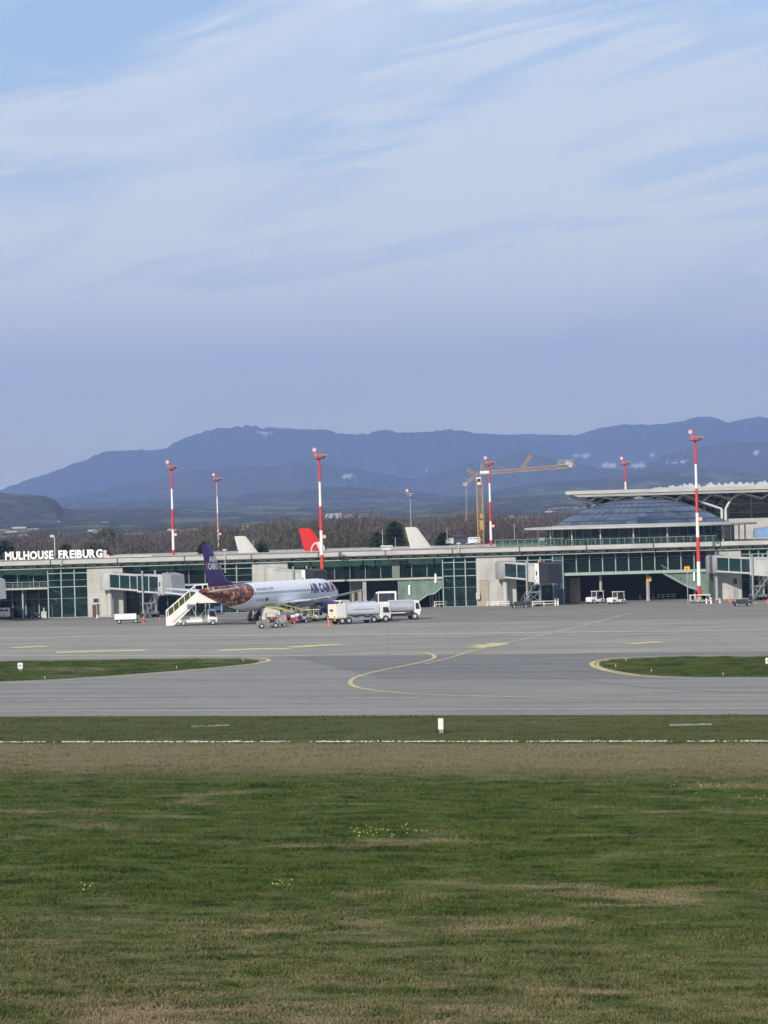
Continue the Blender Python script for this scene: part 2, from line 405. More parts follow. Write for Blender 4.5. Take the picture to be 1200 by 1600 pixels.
e2 = edge(1062, 1060)
sheet('taxiway_old_asphalt', [gnd(600, 1062), gnd(700, 1061.5), gnd(1000, 1061), gnd(1500, 1061), gnd(1500, 1014), gnd(430, 1021)], .024, DARKA)
W0, W1 = gnd(-700, 986), gnd(1900, 986)
sheet('apron', [e1[0], e1[1], Vector((420, 700, 0)), Vector((-420, 700, 0))], .028, APRON)
# the darker asphalt stand in front of the building
fa = edge(981, 966)
sheet('apron_stand', [fa[0], fa[1], Vector((400, 640, 0)), Vector((-400, 640, 0))], .032, APRONF)
# grass islands
def island(name, pts, m, seed, lab):
    pp = smooth_poly(pts, 6); P = [gnd(*p) for p in pp]
    o = sheet(name, P, .036, m)
    poly = [(p.x, p.y) for p in P]
    def inside(X, Y):
        c = np.zeros(len(X), bool); j = len(poly)-1
        for i in range(len(poly)):
            xi, yi = poly[i]; xj, yj = poly[j]
            with np.errstate(divide='ignore', invalid='ignore'):
                c ^= ((yi > Y) != (yj > Y)) & (X < (xj-xi)*(Y-yi)/(yj-yi+1e-12)+xi)
            j = i
        return c
    x0 = min(p[0] for p in poly); x1 = max(p[0] for p in poly); y0 = min(p[1] for p in poly); y1 = max(p[1] for p in poly)
    def reg(g, N):
        X = x0+(x1-x0)*g.random(N); Y = y0+(y1-y0)*g.random(N); k = inside(X, Y); return X[k], Y[k]
    t = tufts('island_grass', 60000, reg, .16, m, seed); tag(t, lab, 'grass', kind='stuff')
island('grass_island', [(-120, 1035), (0, 1034), (150, 1032), (290, 1030), (370, 1030), (403, 1033), (385, 1038), (300, 1046), (200, 1054), (100, 1060.5), (0, 1065), (-120, 1069)], GRASSI, 21, 'short dull green grass on the left taxiway island')
island('grass_island', [(937, 1038), (950, 1033), (985, 1030), (1080, 1027.5), (1200, 1027), (1330, 1026), (1330, 1060), (1200, 1058), (1080, 1057.5), (1000, 1054), (955, 1046)], GRASSI, 22, 'short dull green grass on the right taxiway island')
# markings
def markmat(name, col, wear):
    k = NM(name); P = k.n('ShaderNodeNewGeometry').outputs['Position']; f = k.noise(k.mapping(P, (.5, 1, 1)), 1.1, 5, .7)
    return k.done(k.bsdf(k.mix(k.mrange(f, .42-wear, .42+wear), (.24, .235, .22), col), .8, 0, None, spec=.3))
YL = markmat('yellow_marking', (.62, .50, .20), .12); WL = markmat('worn_white_marking', (.56, .55, .51), .22); YP = markmat('faded_yellow_marking', (.70, .60, .26), .22)
ZM = .042; SLAB = markmat('worn_slab', (.27, .26, .235), .2); TYRE = markmat('tyre_rubber', (.2, .197, .19), .14)
strip('taxi_line', [(560, 1020), (610, 1019), (645, 1019), (668, 1021), (679, 1026), (672, 1031.5), (645, 1038), (600, 1047), (565, 1055.5), (549, 1063), (549, 1070), (562, 1075.5), (600, 1081), (655, 1085.5)], .42, ZM, YL, 8)
strip('taxi_line', [(655, 1085.5), (760, 1088.5), (900, 1090.5), (1200, 1087), (1500, 1084)], .4, ZM, YP)
strip('taxi_line', [(664, 1038), (700, 1029), (735, 1018), (760, 1012), (785, 1006)], .32, ZM+.004, YL)
strip('taxi_line', [(785, 1006), (850, 992), (920, 975), (985, 958)], .26, ZM, WL)
strip('edge_line', [(-300, 1036.5), (0, 1030.7), (150, 1028.8), (290, 1026.7), (375, 1027), (415, 1030), (418, 1033.5), (395, 1038), (300, 1048), (200, 1056.5), (100, 1063), (0, 1068.5), (-300, 1080)], .5, ZM, YL)
strip('edge_line', [(1500, 1021), (1200, 1024), (1080, 1025), (985, 1027.5), (945, 1031), (926, 1036), (930, 1043), (955, 1050), (1000, 1056.5), (1080, 1060.5), (1200, 1061), (1500, 1062)], .5, ZM, YL)
strip('edge_line', [(985, 1029), (950, 1032.5), (934, 1037), (938, 1043.5), (960, 1049.3), (1000, 1055)], .25, ZM+.004, YL)
strip('edge_line', [(-400, 1113.5), (0, 1112), (600, 1110.5), (1200, 1107.5), (1600, 1106)], .7, ZM, markmat('cream_marking', (.50, .42, .30), .2), 0)
strip('centre_line', [(-400, 1097), (0, 1095), (300, 1092.5), (655, 1090.5)], .45, ZM, WL, 0)
strip('apron_line', [(-300, 1000), (0, 997), (600, 991), (1200, 984.5), (1500, 981)], 1.3, ZM, WL, 0)
strip('apron_line', [(0, 1024), (440, 1025.5), (600, 1021)], .9, ZM+.004, WL, 0)
for ia, a in enumerate(([(88, 1020), (150, 1018), (228, 1016.5)], [(342, 1017), (400, 1014.5), (455, 1014)], [(455, 1012), (500, 1009), (525, 1007)], [(738, 1009.5), (765, 1008), (792, 1007)], [(740, 1013), (764, 1010), (782, 1005)], [(980, 1007), (1010, 1005), (1034, 1003.5)], [(20, 1013), (75, 1010)])):
    strip('stand_marking', a, 3.4 if a[0][0] < 500 else 2.4, ZM+.004+.003*ia, YP)
strip('drain_cover', [(298, 1135.8), (358, 1133.5)], 1.6, .03, SLAB, 0); strip('drain_cover', [(1046, 1133.5), (1112, 1132)], 1.8, .03, SLAB, 0)
for a, wd in (([(430, 1027), (520, 1030), (640, 1036), (760, 1046), (900, 1062), (1060, 1078), (1300, 1086)], .45), ([(560, 1010), (700, 1001), (850, 984), (980, 968)], .5), ([(100, 1006), (330, 1003), (600, 1000), (900, 992), (1200, 978)], .6), ([(250, 990), (420, 985), (640, 983), (900, 974)], .5)):
    strip('tyre_marks', a, wd, ZM-.005, TYRE)
# gravel line
co = []; fs = []
g0, g1 = gnd(-150, 1161.2), gnd(1350, 1159.8); Lg = (g1-g0).length
gm = MB()
for i_ in range(2300):
    t = rng.random(); p = g0.lerp(g1, t); k_ = mnoise.noise(Vector((t*26, 0, 3)))
    if rng.random() > .72+k_*1.5: continue
    r = rng.uniform(.03, .10); c = p+ND*rng.gauss(0, .16)
    q = Matrix.Rotation(rng.random()*6, 3, 'Z')
    vs = [q @ Vector(a) for a in ((r, 0, .0), (0, r, 0), (-r, 0, 0), (0, -r, 0), (r*.3, r*.2, r*.9))]
    gm.add([v+c+Vector((0, 0, .07)) for v in vs], [(0,1,4), (1,2,4), (2,3,4), (3,0,4)])
tag(gm.build('gravel_line', STONE), 'broken line of pale gravel along the dry grass strip', 'gravel', kind='stuff')
fl = MB()
for cx, cy, n_, sx in ((600, 1304, 34, 30), (1100, 1232, 14, 22), (440, 1386, 8, 12), (130, 1390, 8, 12), (1190, 1250, 8, 12)):
    for i_ in range(n_):
        p = gnd(cx+rng.gauss(0, sx), cy+rng.gauss(0, 4)); r = .03
        fl.add([p+Vector((r, 0, .17)), p+Vector((0, r, .19)), p+Vector((-r, 0, .17)), p+Vector((0, -r, .15)), p+Vector((0, 0, .22))], [(0,1,4), (1,2,4), (2,3,4), (3,0,4)])
tag(fl.build('meadow_flowers', surf('flower_yellow', (.36, .36, .10), .9)), 'scattered small yellow flowers in the meadow', 'flowers', kind='stuff')

# ---------------------------------------------------------------- far land: plain, foothills and mountains
def prof(pts):
    xs = np.array([p[0] for p in pts], float); ys = np.array([p[1] for p in pts], float)
    hz = 813-0.02793*(xs-600)
    return lambda x: np.interp(x, xs, hz-ys)
# ridges as elevations (photo scale) above the horizon
E_main = prof([(-900, 800), (-300, 795), (-100, 782), (0, 770), (50, 751), (100, 736), (160, 719), (232, 708), (262, 706), (290, 695), (325, 684), (370, 678), (400, 674), (430, 673), (480, 676), (530, 684), (560, 687.5), (600, 687), (650, 685), (700, 685), (760, 683), (830, 682), (880, 683), (905, 684), (940, 674), (980, 670), (1040, 668), (1070, 664), (1095, 657), (1115, 658), (1140, 666), (1165, 661), (1190, 656), (1230, 660), (1300, 675), (1500, 700), (2100, 720)])
E_mid = prof([(-900, 815), (0, 800), (120, 785), (260, 768), (380, 745), (460, 730), (560, 738), (640, 752), (720, 738), (830, 722), (900, 730), (980, 748), (1060, 725), (1150, 716), (1200, 720), (1300, 712), (2100, 760)])
E_low = prof([(-900, 826), (0, 812), (150, 800), (300, 792), (420, 778), (520, 770), (620, 776), (720, 784), (850, 768), (960, 756), (1020, 742), (1100, 738), (1200, 745), (2100, 780)])
E_foot = prof([(-900, 790), (-200, 770), (-20, 777), (30, 780), (70, 783), (88, 790), (97, 803), (120, 806), (250, 803), (400, 806), (520, 806), (640, 803), (760, 790), (820, 783), (900, 783), (1000, 790), (1200, 790), (2100, 790)])
E_plain = prof([(-900, 840), (0, 822), (300, 818), (500, 814), (800, 806), (1200, 797), (2100, 780)])
rad = [1100, 1800, 3000, 4200, 5200, 7000, 8600, 9800, 12000, 13300, 15500, 19000]
def elev(x, r):
    z = lambda e, q: EYE+e(x)*q/F
    Z = [0*x, 0*x+2, z(E_plain, 3000), z(E_foot, 4200), z(E_foot, 4200)*.78+2, z(E_low, 7000), z(E_low, 7000)*.92, z(E_mid, 9800), z(E_mid, 9800)*.95, z(E_main, 13300)*.93, z(E_main, 15500), z(E_main, 15500)*.55]
    out_ = np.zeros_like(x)
    for a in range(len(rad)-1):
        t = np.clip((r-rad[a])/(rad[a+1]-rad[a]), 0, 1); t = t*t*(3-2*t)
        out_ = np.where((r >= rad[a]) & (r <= rad[a+1]), Z[a]*(1-t)+Z[a+1]*t, out_)
    return out_
def land(name, r0, r1, nrad, ncol, m, tree_amp):
    ang = np.linspace(-1500, 2700, ncol); rr = np.geomspace(r0, r1, nrad)
    gx, gr = np.meshgrid(ang, rr); X = (gx-600)/F*gr; Y = gr
    Z = elev(gx, gr)
    amp = np.clip((gr-3000)/9000, 0, 1)
    n = fbm(X/1300., Y/1300., 5, 5)-.5; rid = 1-np.abs(fbm(X/900., Y/2400., 4, 9)*2-1)*2
    damp = np.clip((np.abs(gr-15500)/2500), .12, 1)
    Z = Z + (n*150 + rid*55)*amp*damp + n*20*np.clip((gr-2500)/1500, 0, 1)*(gr < 6000)*.6
    Z = Z + tree_amp*(vnoise(X/22., Y/22., 31)-.5)*np.clip(gr/6000, 0, 1.6)
    co = np.stack([X, Y, Z], -1).reshape(-1, 3); i = np.arange(gx.size).reshape(gx.shape)
    me = npmesh(name, co, np.stack([i[:-1, :-1], i[:-1, 1:], i[1:, 1:], i[1:, :-1]], -1).reshape(-1, 4))
    me.polygons.foreach_set('use_smooth', np.ones(len(me.polygons), bool))
    me.materials.append(m); o = bpy.data.objects.new(name, me); C.objects.link(o); struct(o)
    # snow and clearings: where the photo shows pale fields
    hz = 813-0.02793*(gx-600); PY = hz-(Z-EYE)/gr*F; s = np.zeros_like(Z)
    nn = fbm(gx/9., PY/3.2, 4, 77)
    for cx, cy, sx, sy, th in ((418, 676, 14, 3, .40), (545, 745, 18, 3, .62), (455, 743, 16, 2, .66), (668, 733, 9, 2, .6), (912, 712, 20, 4, .60), (950, 728, 24, 5, .62), (990, 727, 26, 4, .62), (1060, 722, 22, 2.5, .62), (1180, 706, 20, 2, .68), (1022, 712, 8, 3, .62)):
        if r0 < 6500: break
        g = np.exp(-((gx-cx)/sx)**2-((PY-cy)/sy)**2)
        s = np.maximum(s, np.clip((g*nn*2.0-th)*5, 0, .8))
    at_ = me.attributes.new('snow', 'FLOAT', 'POINT'); at_.data.foreach_set('value', s.ravel().astype(np.float32))
    return lambda px, r: float(elev(np.array([float(px)]), np.array([float(r)]))[0])
def hillmat(name, fields):
    k = NM(name); P = k.n('ShaderNodeNewGeometry').outputs['Position']
    a = k.noise(k.mapping(P, (1, .4, 1)), .006, 7, .68); b = k.noise(P, .03, 4, .7); c = k.noise(k.mapping(P, (1, .45, 1)), .0016, 3, .5)
    g2 = k.noise(k.mapping(P, (1, .35, 1)), .055, 3, .75); forest = k.mix(k.mrange(b, .3, .7), (.036, .045, .036), (.095, .096, .082)); forest = k.mix(k.mrange(g2, .50, .60, 0, .6 if fields else .35), forest, (.015, .022, .016))
    forest = k.mix(k.mrange(c, .42, .6, 0, .6), forest, (.085, .072, .060))
    col = k.mix(k.mrange(a, .52 if fields else .62, .58 if fields else .68, 0, .8 if fields else .12), forest, (.15, .165, .09))
    if fields: col = k.mix(k.mrange(a, .36, .42, .6, 0), col, (.20, .18, .14))
    at_ = k.n('ShaderNodeAttribute', attribute_name='snow'); col = k.mix(at_.outputs['Fac'], col, (.70, .71, .74))
    return k.done(k.bsdf(col, 1, 0, b, 1.0, 8, spec=.0))
HM = hillmat('mountain_forest', False); HF = hillmat('foothill_fields', True)
hgt = land('foothills', 1100, 7000, 200, 1100, HF, 7)
land('mountains', 7000, 19000, 300, 1500, HM, 14)
# cloud of trees: bare woodland beyond the airport
def twigtree(g, h, n, kind):
    """numpy tree: trunk and twigs (bare) or drooping needles (conifer); returns (tris,3,3)"""
    T = np.zeros((n+4, 3, 3))
    for q in range(2):
        a = q*1.57; w_ = h*(.006 if kind == 'bare' else .015)
        T[q*2] = [(-w_*math.cos(a), -w_*math.sin(a), 0), (w_*math.cos(a), w_*math.sin(a), 0), (0, 0, h*.8)]
        T[q*2+1] = T[q*2]
    if kind == 'bare':
        zc = h*.6; rx = h*.30; rz = h*.42
        u = g.normal(size=(n, 3)); u /= np.linalg.norm(u, axis=1)[:, None]; r = g.random(n)**.45
        c = u*np.array([rx, rx, rz])*r[:, None]+np.array([0, 0, zc])
        d = u*.7+np.array([0, 0, .45])+g.normal(size=(n, 3))*.6; d /= np.linalg.norm(d, axis=1)[:, None]
        L = h*(.03+.07*g.random(n)); W = .05+.09*g.random(n)
    else:
        t = g.random(n)**.7; z = h*(.08+.9*(1-t)); rr = h*.17*t+.1; a = g.random(n)*2*np.pi; q = g.random(n)**.5
        c = np.stack([rr*q*np.cos(a), rr*q*np.sin(a), z], -1)
        d = np.stack([np.cos(a), np.sin(a), -.35+0*a], -1); L = h*(.05+.05*g.random(n)); W = .35+.35*g.random(n)
    s_ = np.cross(d, g.normal(size=(n, 3))); s_ /= np.linalg.norm(s_, axis=1)[:, None]+1e-9
    T[4:, 0] = c-s_*W[:, None]; T[4:, 1] = c+s_*W[:, None]; T[4:, 2] = c+d*L[:, None]*1.6
    return T
def leafmat(name, a, b):
    k = NM(name); P = k.n('ShaderNodeNewGeometry').outputs['Position']
    f = k.noise(P, .06, 3, .6); g_ = k.noise(P, .5, 2)
    return k.done(k.bsdf(k.mix(k.mrange(k.math('ADD', k.math('MULTIPLY', f, .7), k.math('MULTIPLY', g_, .3)), .38, .62), a, b), .95, 0, spec=.05))
TWIG = leafmat('bare_twigs', (.058, .052, .050), (.128, .108, .100)); CONI = leafmat('conifer_needles', (.014, .022, .014), (.036, .050, .030)); OLIV = leafmat('olive_twigs', (.04, .05, .02), (.09, .10, .05))
def wood(name, N, kind, y0, y1, hf, m, seed, n, lab, xr=(-30, 960)):
    g = np.random.default_rng(seed); protos = [twigtree(g, 1.0, n, kind) for _ in range(8)]
    if kind == 'bare':
        protos = [twigtree(g, 15.0, n, kind)/15.0 for _ in range(8)]
    arr = []
    for _ in range(N):
        Y = y0+(y1-y0)*g.random(); px = xr[0]+(xr[1]-xr[0])*g.random(); X = (px-600)/F*Y
        h = hf(px, Y)*(.82+.24*g.random()); a = g.random()*6.28; T = protos[g.integers(8)]*h
        c, s_ = math.cos(a), math.sin(a); Q = T.copy(); Q[..., 0] = T[..., 0]*c-T[..., 1]*s_+X; Q[..., 1] = T[..., 0]*s_+T[..., 1]*c+Y
        arr.append(Q)
    co = np.concatenate(arr).reshape(-1, 3); me = npmesh(name, co, np.arange(len(co)).reshape(-1, 3)); me.materials.append(m)
    o = bpy.data.objects.new(name, me); C.objects.link(o); tag(o, lab, 'woodland', kind='stuff')
def hfor(px, Y):
    b = 13.2+2.2*max(0, min(1, (px-230)/250))-.8*max(0, min(1, (px-700)/150))
    return b*(.84+.26*float(vnoise(px/28., Y/90., 4)))
wood('bare_woodland', 3400, 'bare', 640, 1150, hfor, TWIG, 5, 200, 'band of leafless brown woodland behind the pier roof', (-260, 1000))
wood('olive_woodland', 260, 'bare', 620, 900, lambda a, b: 14.0, OLIV, 6, 130, 'patches of olive green trees among the bare woodland', (300, 620))
def tree(px, top, Y, kind, label):
    P = at(px, top, Y); h = P.z; g = np.random.default_rng(int(px*7+top))
    t = thing('conifer_tree' if kind == 'conifer' else 'bare_tree', label, 'tree', (P.x, Y, 0))
    T = twigtree(g, h, 1500, kind if kind == 'conifer' else 'bare')[4:]
    if kind == 'round': T[..., 2] = np.minimum(T[..., 2], h)
    co = T.reshape(-1, 3); me = npmesh('crown', co, np.arange(len(co)).reshape(-1, 3)); me.materials.append(CONI)
    o = bpy.data.objects.new('crown', me); C.objects.link(o); o.parent = t
    MB().tube((0, 0, 0), (0, 0, h*.85), .3, 7, 0, .05).build('trunk', surf('bark', (.06, .05, .04), .9) if 'bark' not in bpy.data.materials else bpy.data.materials['bark'], t)
for a in ((8, 843, 560, 'conifer', 'dark conifer at the left edge above the roof sign'), (102, 849, 560, 'conifer', 'dark conifer behind the gap between the two roof sign words'), (148, 847, 565, 'round', 'dark bushy tree behind the end of the second roof sign word'),
          (320, 845, 560, 'conifer', 'dark conifer just left of the purple tail fin'), (409, 846, 570, 'conifer', 'dark conifer right of the small white tail fin'), (590, 829, 600, 'conifer', 'dark spreading conifer left of the tall spruce'), (616, 812, 620, 'conifer', 'tall pointed dark spruce left of the large white tail fin'),
          (692, 831, 600, 'conifer', 'dark rounded conifer right of the large white tail fin'), (166, 826, 700, 'round', 'tall greyish tree right of the roof sign'), (355, 826, 690, 'round', 'olive bushy tree beside the farther striped mast')):
    tree(*a)
# village houses
hw = surf('house_wall', (.62, .60, .57), .9)
hs = MB(); h0 = None; nh = 0
spots = [(6, 834, 2600), (18, 837, 2500), (30, 834, 2700), (40, 838, 2500), (52, 835, 2600), (9, 842, 2300), (24, 841, 2300), (37, 840, 2300), (60, 820, 3300), (90, 819, 3300), (165, 820, 3300), (14, 814, 3800), (152, 831, 2500), (147, 833, 2500), (157, 834, 2400), (207, 838, 2200), (217, 838, 2200), (270, 831, 2400), (278, 832, 2400), (290, 833, 2300), (300, 831, 2300), (385, 826, 2300),
         (516, 806, 3400), (528, 805, 3400), (568, 806, 3400), (545, 807, 3400), (798, 810, 2600), (806, 812, 2600), (822, 812, 2500), (862, 799, 3400), (868, 797, 3400), (873, 800, 3400), (880, 798, 3500), (886, 796, 3500), (893, 799, 3400), (899, 796, 3500), (905, 798, 3400), (915, 796, 3500), (858, 802, 3300), (866, 803, 3300), (940, 739+50, 3600), (878, 803, 3300)]
for j, (px, py, Y) in enumerate(spots):
    P = at(px, py, Y); z0 = hgt(px, Y)-6
    lab = ('tiny pale house in the village row above the left end of the roof sign' if px < 58 else 'lone tiny pale house left of the gap between the sign words' if px < 80 else 'lone tiny pale house above the gap between the sign words' if px < 120 else 'tiny pale house in the small cluster above the end of the roof sign' if px < 180 else 'tiny pale house in the pair right of the roof sign' if px < 240 else 'tiny pale house in the group between the two left masts' if px < 350 else 'lone tiny pale house above the small white tail fin' if px < 450 else 'tiny pale house in the row right of the middle striped mast' if px < 600 else 'tiny pale house right of the crane tower at the forest edge' if px < 840 else 'tiny pale house in the hillside village left of the flat terminal roof')
    t = thing('village_house', lab, 'house', (P.x, Y, z0), rng.uniform(-.7, .7), 'village houses on the far plain' if not lab.startswith('lone') else 'lone houses on the far plain')
    hh = max(4.5, P.z-z0); wd = rng.uniform(6, 11)*(1.5 if j < 5 else 1); dp = rng.uniform(7, 9)
    MB().bx(-wd/2, wd/2, -dp/2, dp/2, -3, hh).build('wall', hw, t)
    MB().prism([(-dp/2-.5, hh), (dp/2+.5, hh), (0, hh+2.8)], 'x', -wd/2-.4, wd/2+.4).build('roof', TILE if j % 3 == 0 else GROOF, t)
for px, py, Y, mt, lab in ((437, 851, 900, GROOF, 'pale roofed farmhouse among trees left of the red tail fin'), (569, 848, 900, TILE, 'house with an orange tiled roof right of the tall striped mast')):
    P = at(px, py, Y); t = thing('house', lab, 'house', (P.x, Y, 0), .3)
    MB().bx(-2.2, 2.2, -2, 2, 0, P.z).build('wall', hw, t); rf = MB().prism([(-2.4, P.z), (2.4, P.z), (0, P.z+1.9)], 'x', -2.5, 2.5).build('roof', mt, t)
    MB().bx(1, 1.6, -.3, .3, P.z+1, P.z+2.6).build('chimney', hw, rf)
P = at(418, 664, 15450); zb = hgt(418, 15450)-6; t = thing('summit_tower', 'tiny broadcast mast on the highest summit beside the snow patch', 'tower', (P.x, 15450, zb))
MB().tube((0, 0, 0), (0, 0, P.z-zb), 3.2, 8, 0, 1.2).build('shaft', GREYM, t); MB().bx(-8, 8, -6, 6, 0, 10).build('base_building', GREYM, t)
# ---------------------------------------------------------------- terminal pier
PY_ = 455.0
def S_(px, Y=PY_, py=905): return at(px, py, Y).x
def wb(mb, name, mats, root, parent=None, smooth=False, bevel=0):
    q = root.location; mb.v = [(a-q.x, b-q.y, c-q.z) for a, b, c in mb.v]
    return mb.build(name, mats, parent or root, smooth, bevel)
pier = thing('pier_building', 'long low terminal pier with pale roof edge, green glazing and white wall blocks', 'terminal building', (0, PY_, 0))
XA, XB = S_(-260), S_(1500)
# roof
m = MB(); m.bx(XA, XB, 453.7, 461.5, 9.05, 9.75).bx(XA, XB, 466.0, 492, 9.05, 9.75)
m.prism([(453.2, 9.15), (453.35, 9.0), (453.75, 8.95), (453.75, 9.85), (453.4, 9.82), (453.22, 9.7)], 'x', XA, XB)
roof = wb(m, 'roof', FASC, pier, smooth=True)
wb(MB().bx(XA, XB, 461.4, 466.1, 9.76, 9.80), 'skylight', GLASSR, pier, roof)  # unseen glazing over a slot added in the roof to light the interior wall
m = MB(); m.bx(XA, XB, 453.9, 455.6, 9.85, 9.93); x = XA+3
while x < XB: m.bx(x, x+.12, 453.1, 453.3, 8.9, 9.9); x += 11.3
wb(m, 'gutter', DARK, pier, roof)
m = MB(); m.bx(XA, XB, 454.6, 455.9, 8.62, 9.0); wb(m, 'soffit', DARK, pier)  # shade in the recess under the roof edge is put into the dark colour
x = S_(-30); q0 = None
while x < S_(1235):
    if q0 is None: q0 = wb(MB().bx(x, x+1.35, 454.2, 454.55, 8.68, 8.84), 'louvre', LGREY, pier); xq = x
    else: q_ = q0.copy(); C.objects.link(q_); q_.parent = pier; q_.location = (x-xq, 0, 0)
    x += 2.05
m = MB(); m.bx(XA, XB, 454.15, 455.9, 8.38, 8.52); x = XA
while x < XB: m.bx(x, x+.1, 454.1, 454.6, 8.53, 9.0); x += 2.05
wb(m, 'ledge', PALEG, pier)
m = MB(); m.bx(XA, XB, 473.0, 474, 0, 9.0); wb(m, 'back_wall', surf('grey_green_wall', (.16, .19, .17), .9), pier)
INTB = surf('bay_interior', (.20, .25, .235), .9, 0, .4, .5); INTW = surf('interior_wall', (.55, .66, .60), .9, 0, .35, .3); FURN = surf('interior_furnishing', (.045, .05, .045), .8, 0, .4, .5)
def gallery(px0, px1, zslab=4.85, rail=True, dark=False, posts=12.6, low='glass', cut=None):
    x0, x1 = S_(px0), S_(px1)
    g_ = MB().bx(x0, x1, 457.0, 457.08, zslab+.35, 8.4); wb(g_, 'window', GLASSD if dark else GLASS, pier)
    f = MB(); n = max(1, round((x1-x0)/(posts/9.23*2))); 
    for i in range(n+1): x = x0+(x1-x0)*i/n; f.bx(x-.05, x+.05, 456.85, 457.0, zslab+.35, 8.4)
    f.bx(x0, x1, 456.8, 457.02, 7.55, 7.63); wb(f, 'window_frame', TEAL, pier)
    wb(MB().bx(x0, x1, 454.9, 472.9, zslab, zslab+.3), 'floor_slab', PALEG if dark else FASC, pier)
    wb(MB().bx(x0, x1, 466, 466.3, zslab+.3, 8.3), 'interior_wall', INTW, pier)  # mint colour and low dark boxes imitate sky over treeline in the glazing
    fu = MB(); r = random.Random(int(px0)+5); x = x0+.3
    while x < x1-1.5:
        wd = r.uniform(.5, 2.2); hh = r.uniform(.7, 2.3) if not dark else r.uniform(.6, 3.0); fu = MB(); fu.box((x+wd/2, r.uniform(459, 464), zslab+.3+hh/2), (wd, .9, hh), 0, r.uniform(-.2, .2)); wb(fu, 'furnishing', FURN, pier)
        if r.random() < .5: wb(MB().tube((x+wd/2, 461, zslab+.3), (x+wd/2, 461, 8.3), .14, 6), 'interior_column', FURN, pier)
        x += wd+r.uniform(.0, 1.2)
    if rail:
        rm = MB().bx(x0, x1, 455.0, 455.06, zslab+1.25, zslab+1.33); x = x0
        while x < x1: rm.bx(x, x+.06, 455.0, 455.06, zslab+.3, zslab+1.3); x += 1.5
        for q in range(3): rm.bx(x0, x1, 455.01, 455.04, zslab+.5+.22*q, zslab+.53+.22*q)
        wb(rm, 'railing', TEAL, pier)
    if low == 'glass':
        wb(MB().bx(x0, x1, 460, 460.1, 0, zslab), 'window', GLASSD, pier)
        c = MB(); n = max(1, round((x1-x0)/2.3))
        for i in range(n+1): x = x0+(x1-x0)*i/n; c.bx(x-.09, x+.09, 459.8, 460, 0, zslab)
        c.bx(x0, x1, 459.8, 459.99, 3.1, 3.2); wb(c, 'window_frame', TEAL, pier)
        lw = MB(); r2 = random.Random(int(px0)+55); x = x0+.3
        while x < x1-2.5: wd = r2.uniform(.8, 2.4); lw = MB(); lw.box((x+wd/2, 463, 1.35), (wd, 1, r2.uniform(1.2, 2.6))); wb(lw, 'furnishing', FURN, pier); x += wd+r2.uniform(.5, 3)
    n = max(1, round((x1-x0)/5.2)); 
    for i in range(1, n):
        x = x0+(x1-x0)*i/n
        if cut and cut[0] < x < cut[1]: continue
        wb(MB().tube((x, 456.3, 0), (x, 456.3, zslab), .18, 12), 'column', PALEG, pier, smooth=True)
def bay(px0, px1, n=3, stairdir=1, mid=5.25):
    x0, x1 = S_(px0), S_(px1)
    wb(MB().bx(x0+.1, x1-.1, 455.0, 455.08, .1, 8.38), 'window', GLASS, pier)
    f = MB()
    for i in range(n+1): x = x0+(x1-x0)*i/n; f.bx(x-.1, x+.1, 454.75, 454.98, 0, 8.38)
    for z in (.06, mid, 7.55, 8.3): f.bx(x0, x1, 454.8, 454.97, z-.07, z+.07)
    for z in (6.4, 3.3): f.bx(x0, x1, 454.9, 454.98, z-.025, z+.025)
    wb(f, 'window_frame', TEAL, pier)
    s = MB(); a, b = (x0+.5, x1-.4) if stairdir > 0 else (x1-.5, x0+.4)
    for yy in (457.5, 458.9):
        s.path([(a, yy, 4.6), (b, yy, 1.8)], .16, 4); s.path([(b, yy+1.8, 5.6), (a, yy+1.8, 2.2)], .13, 4)
        s.path([(a, yy, 3.2), (b, yy, .5)], .13, 4)
        s.path([(a, yy, 5.5), (b, yy, 2.7)], .05, 4)
    for q in range(14): t = (q+.5)/14; s.box((a+(b-a)*t, 458.2, 4.6-2.8*t), (abs(b-a)/14+.05, 1.4, .06))
    wb(s, 'stair', PALEG, pier)
    wb(MB().bx(x0, x1, 461.5, 470, 4.7, 5.0), 'floor_slab', FASC, pier)
    wb(MB().bx(x0, x1, 463, 463.2, 0, 8.3), 'interior_wall', INTB, pier)
def block(px0, px1, door=None):
    x0, x1 = S_(px0), S_(px1)
    wl = wb(MB().bx(x0, x1, 454.62, 472.8, 0, 8.37), 'wall', WALLW, pier)
    j = MB()
    for z in (2.1, 4.2, 6.3): j.bx(x0, x1, 454.6, 454.63, z-.015, z+.015)
    x = x0+2.1
    while x < x1: j.bx(x-.015, x+.015, 454.6, 454.63, 0, 8.36); x += 2.1
    wb(j, 'panel_joints', GREYM, pier, wl)
    if door:
        for (d0, d1, z0, z1, mt) in door:
            xx0, xx1 = S_(d0, py=950), S_(d1, py=950)
            d = wb(MB().bx(xx0, xx1, 454.56, 454.66, z0, z1), 'door' if z0 < .2 else 'window', mt, pier, bevel=0)
            fr = MB().bx(xx0-.07, xx0, 454.5, 454.66, z0, z1).bx(xx1, xx1+.07, 454.5, 454.66, z0, z1).bx(xx0-.07, xx1+.07, 454.5, 454.66, z1, z1+.07)
            wb(fr, 'door_frame' if z0 < .2 else 'window_frame', GREYM, pier, d)
RDOOR = surf('dark_red_door', (.10, .03, .03), .5)
gallery(-260, -110); bay(-110, -50); gallery(-50, 75, 4.95); bay(75, 137); block(137, 192, [(145, 151, 0, 2.1, RDOOR), (152.5, 155, .3, 2.2, DARK), (147, 154.5, 2.5, 3.1, CARGL)])
gallery(192, 345, 4.85, False, True); bay(345, 395, 2); block(395, 450, [(426, 433, 0, 2.2, GREYM)])
gallery(450, 692, 4.85, False, False, cut=(S_(590), S_(692)), low=None)
